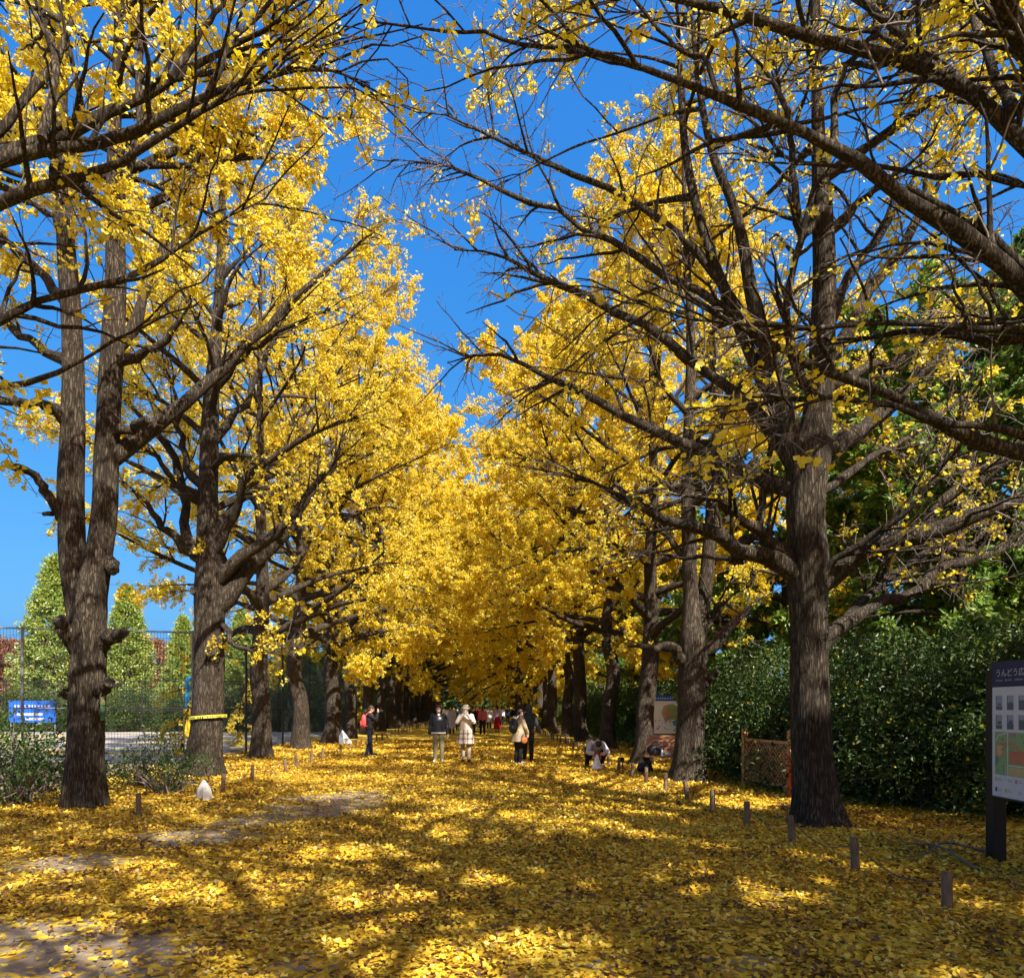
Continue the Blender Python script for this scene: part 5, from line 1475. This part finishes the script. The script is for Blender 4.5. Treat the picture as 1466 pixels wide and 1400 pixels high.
def place(px, py): g = ground_at(px, py); return (g[0], g[1], 0)
khaki = fabric('khaki_cotton', (.17, .15, .075)); blackl = plain('black_leather', (.014, .015, .019), .35, .3, 14, bump=.4)
navy = fabric('navy_denim', (.018, .024, .055)); blackc = fabric('black_cloth', (.012, .012, .013)); cream = fabric('cream_knit', (.66, .58, .47), bump=.6)
beige = fabric('beige_coat', (.46, .36, .22)); charcoal = fabric('charcoal_cloth', (.045, .047, .048)); whitec = fabric('white_cotton', (.74, .73, .71)); greyc = fabric('light_grey_knit', (.42, .41, .43)); red = fabric('red_cloth', (.42, .012, .015)); pinkred = fabric('rose_knit', (.50, .12, .11)); lav = fabric('lavender_knit', (.46, .38, .52)); coral = fabric('coral_nylon', (.62, .085, .075), .5); brownhair = plain('brown_hair', (.07, .035, .018), .5, .3, 60, bump=.5)
maskm = plain('white_face_mask', (.8, .79, .77), .7, .03)

def plaid():
    m, nt, out = mat('plaid_wool')
    tc = N(nt, 'TexCoord'); sp = N(nt, 'SeparateXYZ'); nt.links.new(tc.outputs['Object'], sp.inputs[0])
    def stripes(o, sc, off):
        w = N(nt, 'Math', operation='MULTIPLY'); w.inputs[1].default_value = sc; nt.links.new(o, w.inputs[0])
        a = N(nt, 'Math', operation='ADD'); a.inputs[1].default_value = off; nt.links.new(w.outputs[0], a.inputs[0])
        f = N(nt, 'Math', operation='FRACT'); nt.links.new(a.outputs[0], f.inputs[0])
        return ramp(nt, f.outputs[0], [(0.0, (0.0,) * 3), (.52, (0.0,) * 3), (.56, (.8,) * 3), (.86, (.8,) * 3), (.9, (0.0,) * 3)])
    x = stripes(sp.outputs[0], 7.5, .2); z = stripes(sp.outputs[2], 6.5, .1)
    mx = N(nt, 'MixRGB'); nt.links.new(x, mx.inputs['Fac']); mx.inputs[1].default_value = (.62, .53, .42, 1); mx.inputs[2].default_value = (.20, .105, .085, 1)
    m2 = N(nt, 'MixRGB', blend_type='MULTIPLY'); nt.links.new(z, m2.inputs['Fac']); nt.links.new(mx.outputs[0], m2.inputs[1]); m2.inputs[2].default_value = (.42, .32, .30, 1)
    b = N(nt, 'BsdfPrincipled', Roughness=.9); nt.links.new(m2.outputs[0], b.inputs['Base Color']); nt.links.new(b.outputs[0], out.inputs[0])
    return m

# the couple facing the viewer
person(place(628, 1091), R(4), 'man in black leather jacket and khaki trousers facing the viewer, arms down', top=blackl, bottom=khaki, shoes=fabric('pale_shoe', (.5, .46, .40)), hair=brownhair, mask=maskm, hem=(whitec, .868, .90), collar=whitec, jacket_fit=1.06,
       j=dict(elb=((-.25, .05, 1.11), (.25, .05, 1.11)), wri=((-.27, -.02, .86), (.27, -.01, .86)), toe=((-.14, -.14, .035), (.12, -.15, .035))))
person(place(667, 1091), R(-3), 'woman in cream puffer vest and plaid skirt raising a phone to her face', top=cream, skirt=(plaid(), .98, .56, .15, .225, .05), socks=fabric('taupe_tights', (.36, .27, .20)), shoes=blackc, hat=fabric('pale_hat', (.80, .72, .50)), hair=brownhair, scale=1.0, name_top='vest', jacket_fit=1.0,
       j=dict(elb=((-.25, -.16, 1.20), (.25, -.16, 1.20)), wri=((-.065, -.26, 1.42), (.065, -.26, 1.42)), hd=((.25, -.1, 1), (-.25, -.1, 1)), pn=((.6, .7, 0), (-.6, .7, 0)), ank=((-.07, .02, .085), (.09, -.04, .085)), toe=((-.08, -.15, .035), (.10, -.2, .035))))
g = place(667, 1091)
r = empty('phone', (g[0], g[1] - .30, 1.505), 0, 'phone held up in front of the face of the woman in the plaid skirt', 'phone')
mb = MB(); box(mb, (0, 0, 0), (.075, .009, .155)); mb.build('case', plain('phone_case', (.5, .5, .5), .4), r)
mb = MB(); tube(mb, [(-.02, -.004, .055), (-.02, -.008, .055)], .012, 12); mb.build('lens', M['eye'], r)

# the couple seen from behind
person(place(742, 1094), R(128), 'woman in beige coat and black trousers seen from behind, leaning to the right', top=beige, bottom=blackc, coat=(beige, 1.1, .70, .15, .20), shoes=whitec, hair=M['hair'], jacket_fit=1.08, scale=.95,
       j=dict(head=(.02, -.10, 1.555), neck=(0, -.05, 1.47), elb=((-.23, -.08, 1.12), (.23, -.05, 1.12)), wri=((-.15, -.24, .95), (.2, -.22, .92)), knee=((-.06, -.04, .49), (.07, -.01, .49)), ank=((-.06, .0, .085), (.07, .03, .085)), toe=((-.06, -.17, .035), (.08, -.14, .035))))
g = place(742, 1094); rucksack(g, R(128), M['black_bag'], 'black backpack on the woman in the beige coat', .95)
r = empty('handbag', (g[0] + .16, g[1] - .22, .62), .4, 'small orange brown bag held by the woman in the beige coat', 'bag')
mb = MB(); ball(mb, (0, 0, .09), (.10, .05, .10), 16, 10); mb.build('body', fabric('tan_leather', (.45, .15, .05), .5), r)
mb = MB(); tube(mb, [(-.07, 0, .15), (-.03, 0, .27), (.03, 0, .27), (.07, 0, .15)], .009, 8, n=12); mb.build('handle', M['iron'], r)
person(place(757, 1089), R(188), 'person in charcoal hooded jacket and black trousers seen from behind', top=charcoal, bottom=blackc, shoes=fabric('brown_boot', (.09, .05, .03), .5), hair=M['hair'], hood=charcoal, jacket_fit=1.06, scale=1.0,
       j=dict(ank=((-.07, .06, .085), (.11, -.12, .085)), toe=((-.07, -.11, .035), (.12, -.29, .035)), knee=((-.08, .0, .49), (.10, -.10, .49)), elb=((-.25, .06, 1.12), (.25, .06, 1.12)), wri=((-.29, .03, .88), (.28, .0, .88))))
rucksack(place(757, 1089), R(188), plain('dark_teal_nylon', (.010, .022, .024), .6, .3, 30), 'dark backpack on the person in the charcoal hooded jacket')

# the photographer on the left
person(place(529, 1082), R(100), 'person in black jacket and blue jeans on the left edge photographing sideways', top=blackc, bottom=navy, shoes=blackc, hair=brownhair, jacket_fit=1.1, long_hair=False,
       j=dict(elb=((-.22, -.22, 1.20), (.22, -.22, 1.20)), wri=((-.08, -.27, 1.44), (.08, -.27, 1.44)), hd=((.3, -.3, 1), (-.3, -.3, 1)), pn=((.6, .7, 0), (-.6, .7, 0)), head=(0, -.06, 1.575), neck=(0, -.03, 1.47), ank=((-.08, .10, .085), (.10, -.06, .085)), toe=((-.08, -.07, .035), (.12, -.23, .035))))
g = place(529, 1082); rucksack(g, R(100), coral, 'coral red backpack on the photographer at the left edge')
r = empty('camera', (g[0] + .36, g[1] + .05, 1.50), R(100), 'small dark camera held up by the photographer on the left', 'camera')
mb = MB(); box(mb, (0, 0, .03), (.12, .05, .075)); mb.build('body', M['black_bag'], r)
mb = MB(); tube(mb, [(0, -.02, .03), (0, -.08, .03)], .03, 14); mb.build('lens', M['eye'], r)

# the crouching person with the doll
cr = (3.09, 19.0, 0)
person(cr, R(6), 'person crouching in a grey sweater, dark head bent over a doll', top=greyc, bottom=blackc, shoes=blackc, hair=M['hair'], jacket_fit=1.12, face=False, name_top='sweater', curl=.7,
       j=dict(pel=(0, .22, .30), waist=(0, .17, .42), chest=(0, .0, .58), neckb=(0, -.12, .68), neck=(0, -.17, .70), head=(0, -.27, .69), hip=((-.09, .2, .30), (.09, .2, .30)), knee=((-.25, -.14, .50), (.25, -.14, .50)), ank=((-.2, .14, .09), (.2, .14, .09)), toe=((-.23, -.04, .035), (.23, -.04, .035)),
              sho=((-.17, -.07, .65), (.17, -.07, .65)), elb=((-.27, -.23, .44), (.27, -.23, .44)), wri=((-.11, -.41, .40), (.11, -.41, .40)), hd=((.6, -.5, .0), (-.6, -.5, .0)), pn=((.5, .5, -.3), (-.5, .5, -.3))))
d = empty('doll', (3.02, 18.36, 0), math.pi, 'doll with auburn hair in a wide white dress held by the crouching person', 'doll')
mb = MB(); tube(mb, [(0, 0, .0), (0, 0, .12), (0, 0, .26), (0, 0, .335)], [.155, .125, .075, .048], 26, n=14); capsule(mb, (0, 0, .31), (0, 0, .38), .055, .05); mb.build('dress', fabric('white_satin', (.78, .78, .80), .5), d)
mb = MB(); ball(mb, (0, -.005, .465), (.05, .055, .062), 18, 12); capsule(mb, (0, 0, .39), (0, 0, .43), .02, .02, 8)
for s_ in (-1, 1): capsule(mb, (s_ * .05, 0, .385), (s_ * .11, -.03, .30), .017, .013, 8)
mb.build('body', M['skin'], d)
mb = MB(); ball(mb, (0, .018, .48), (.064, .062, .066), 18, 12); capsule(mb, (-.045, .02, .46), (-.055, .02, .37), .03, .026); capsule(mb, (.045, .02, .46), (.055, .02, .37), .03, .026)
mb.build('hair', plain('auburn_hair', (.22, .06, .022), .5, .3, 60), d)

# people farther down the avenue
WALK = dict(ank=((-.08, .12, .10), (.09, -.16, .085)), toe=((-.09, -.04, .035), (.10, -.33, .035)), knee=((-.08, .0, .50), (.09, -.14, .49)))
FAR = [(663, 1041, 178, 'distant walker in a pale blue jacket left of the rose red top', dict(top=fabric('pale_blue_cloth', (.30, .40, .55)), bottom=navy, hair=M['hair'])),
       (682, 1039, 5, 'distant walker in orange coming towards the viewer', dict(top=fabric('orange_cloth', (.55, .20, .04)), bottom=charcoal, hair=M['hair'])),
       (697, 1038, 180, 'distant walker in cream beside the white bag carrier', dict(top=cream, bottom=khaki, hair=brownhair)),
       (718, 1039, 178, 'distant walker in a white top right of the red skirt', dict(top=whitec, bottom=navy, hair=M['hair'])),
       (652, 1037, 180, 'tiny far walker in beige on the left side of the avenue', dict(top=beige, bottom=charcoal, hair=M['hair'])),
       (647, 1051, 185, 'walker in a long pale grey coat seen from behind between the couple', dict(top=greyc, bottom=charcoal, coat=(greyc, 1.1, .38, .15, .2), hair=M['hair'])),
       (655, 1046, 175, 'distant walker in dark clothes beside the pale grey coat', dict(top=blackc, bottom=blackc, hair=M['hair'])),
       (638, 1044, 170, 'distant walker in a white top left of the grey coat', dict(top=whitec, bottom=charcoal, hair=M['hair'])),
       (677, 1051, 182, 'walker all in black just right of the woman in the plaid skirt', dict(top=blackc, bottom=blackc, hair=M['hair'])),
       (691, 1052, 190, 'walker in rose red top and black trousers in the middle of the avenue', dict(top=pinkred, bottom=blackc, hair=M['hair'], long_hair=True)),
       (687, 1043, 180, 'distant walker in a bright red jacket behind the rose red top', dict(top=red, bottom=charcoal, hair=M['hair'])),
       (700, 1044, 5, 'distant walker in white carrying a white bag', dict(top=whitec, skirt=(whitec, 1.0, .55, .15, .2, .03), bottom=charcoal, hair=M['hair'])),
       (712, 1048, 178, 'walker in lavender top and long red skirt', dict(top=lav, skirt=(red, 1.02, .22, .14, .21, .04), shoes=blackc, hair=M['hair'])),
       (736, 1041, 175, 'distant walker in black right of the red skirt', dict(top=blackc, bottom=blackc, hair=M['hair'])),
       (727, 1038, 0, 'far small walker in dark blue right of the red skirt', dict(top=navy, bottom=blackc, hair=M['hair'])),
       (722, 1035, 180, 'far small walker in pale clothes near the right trunks', dict(top=greyc, bottom=navy, hair=M['hair'])),
       (705, 1034, 0, 'tiny far walker in the centre near the end of the avenue', dict(top=charcoal, bottom=navy, hair=M['hair'])),
       (668, 1036, 175, 'tiny far walker in black left of the centre', dict(top=blackc, bottom=navy, hair=M['hair']))]
for k, (px, py, rz, lab, kw) in enumerate(FAR):
    person(place(px, py), R(rz), lab, j=WALK, vox=.016, face=False, **kw)
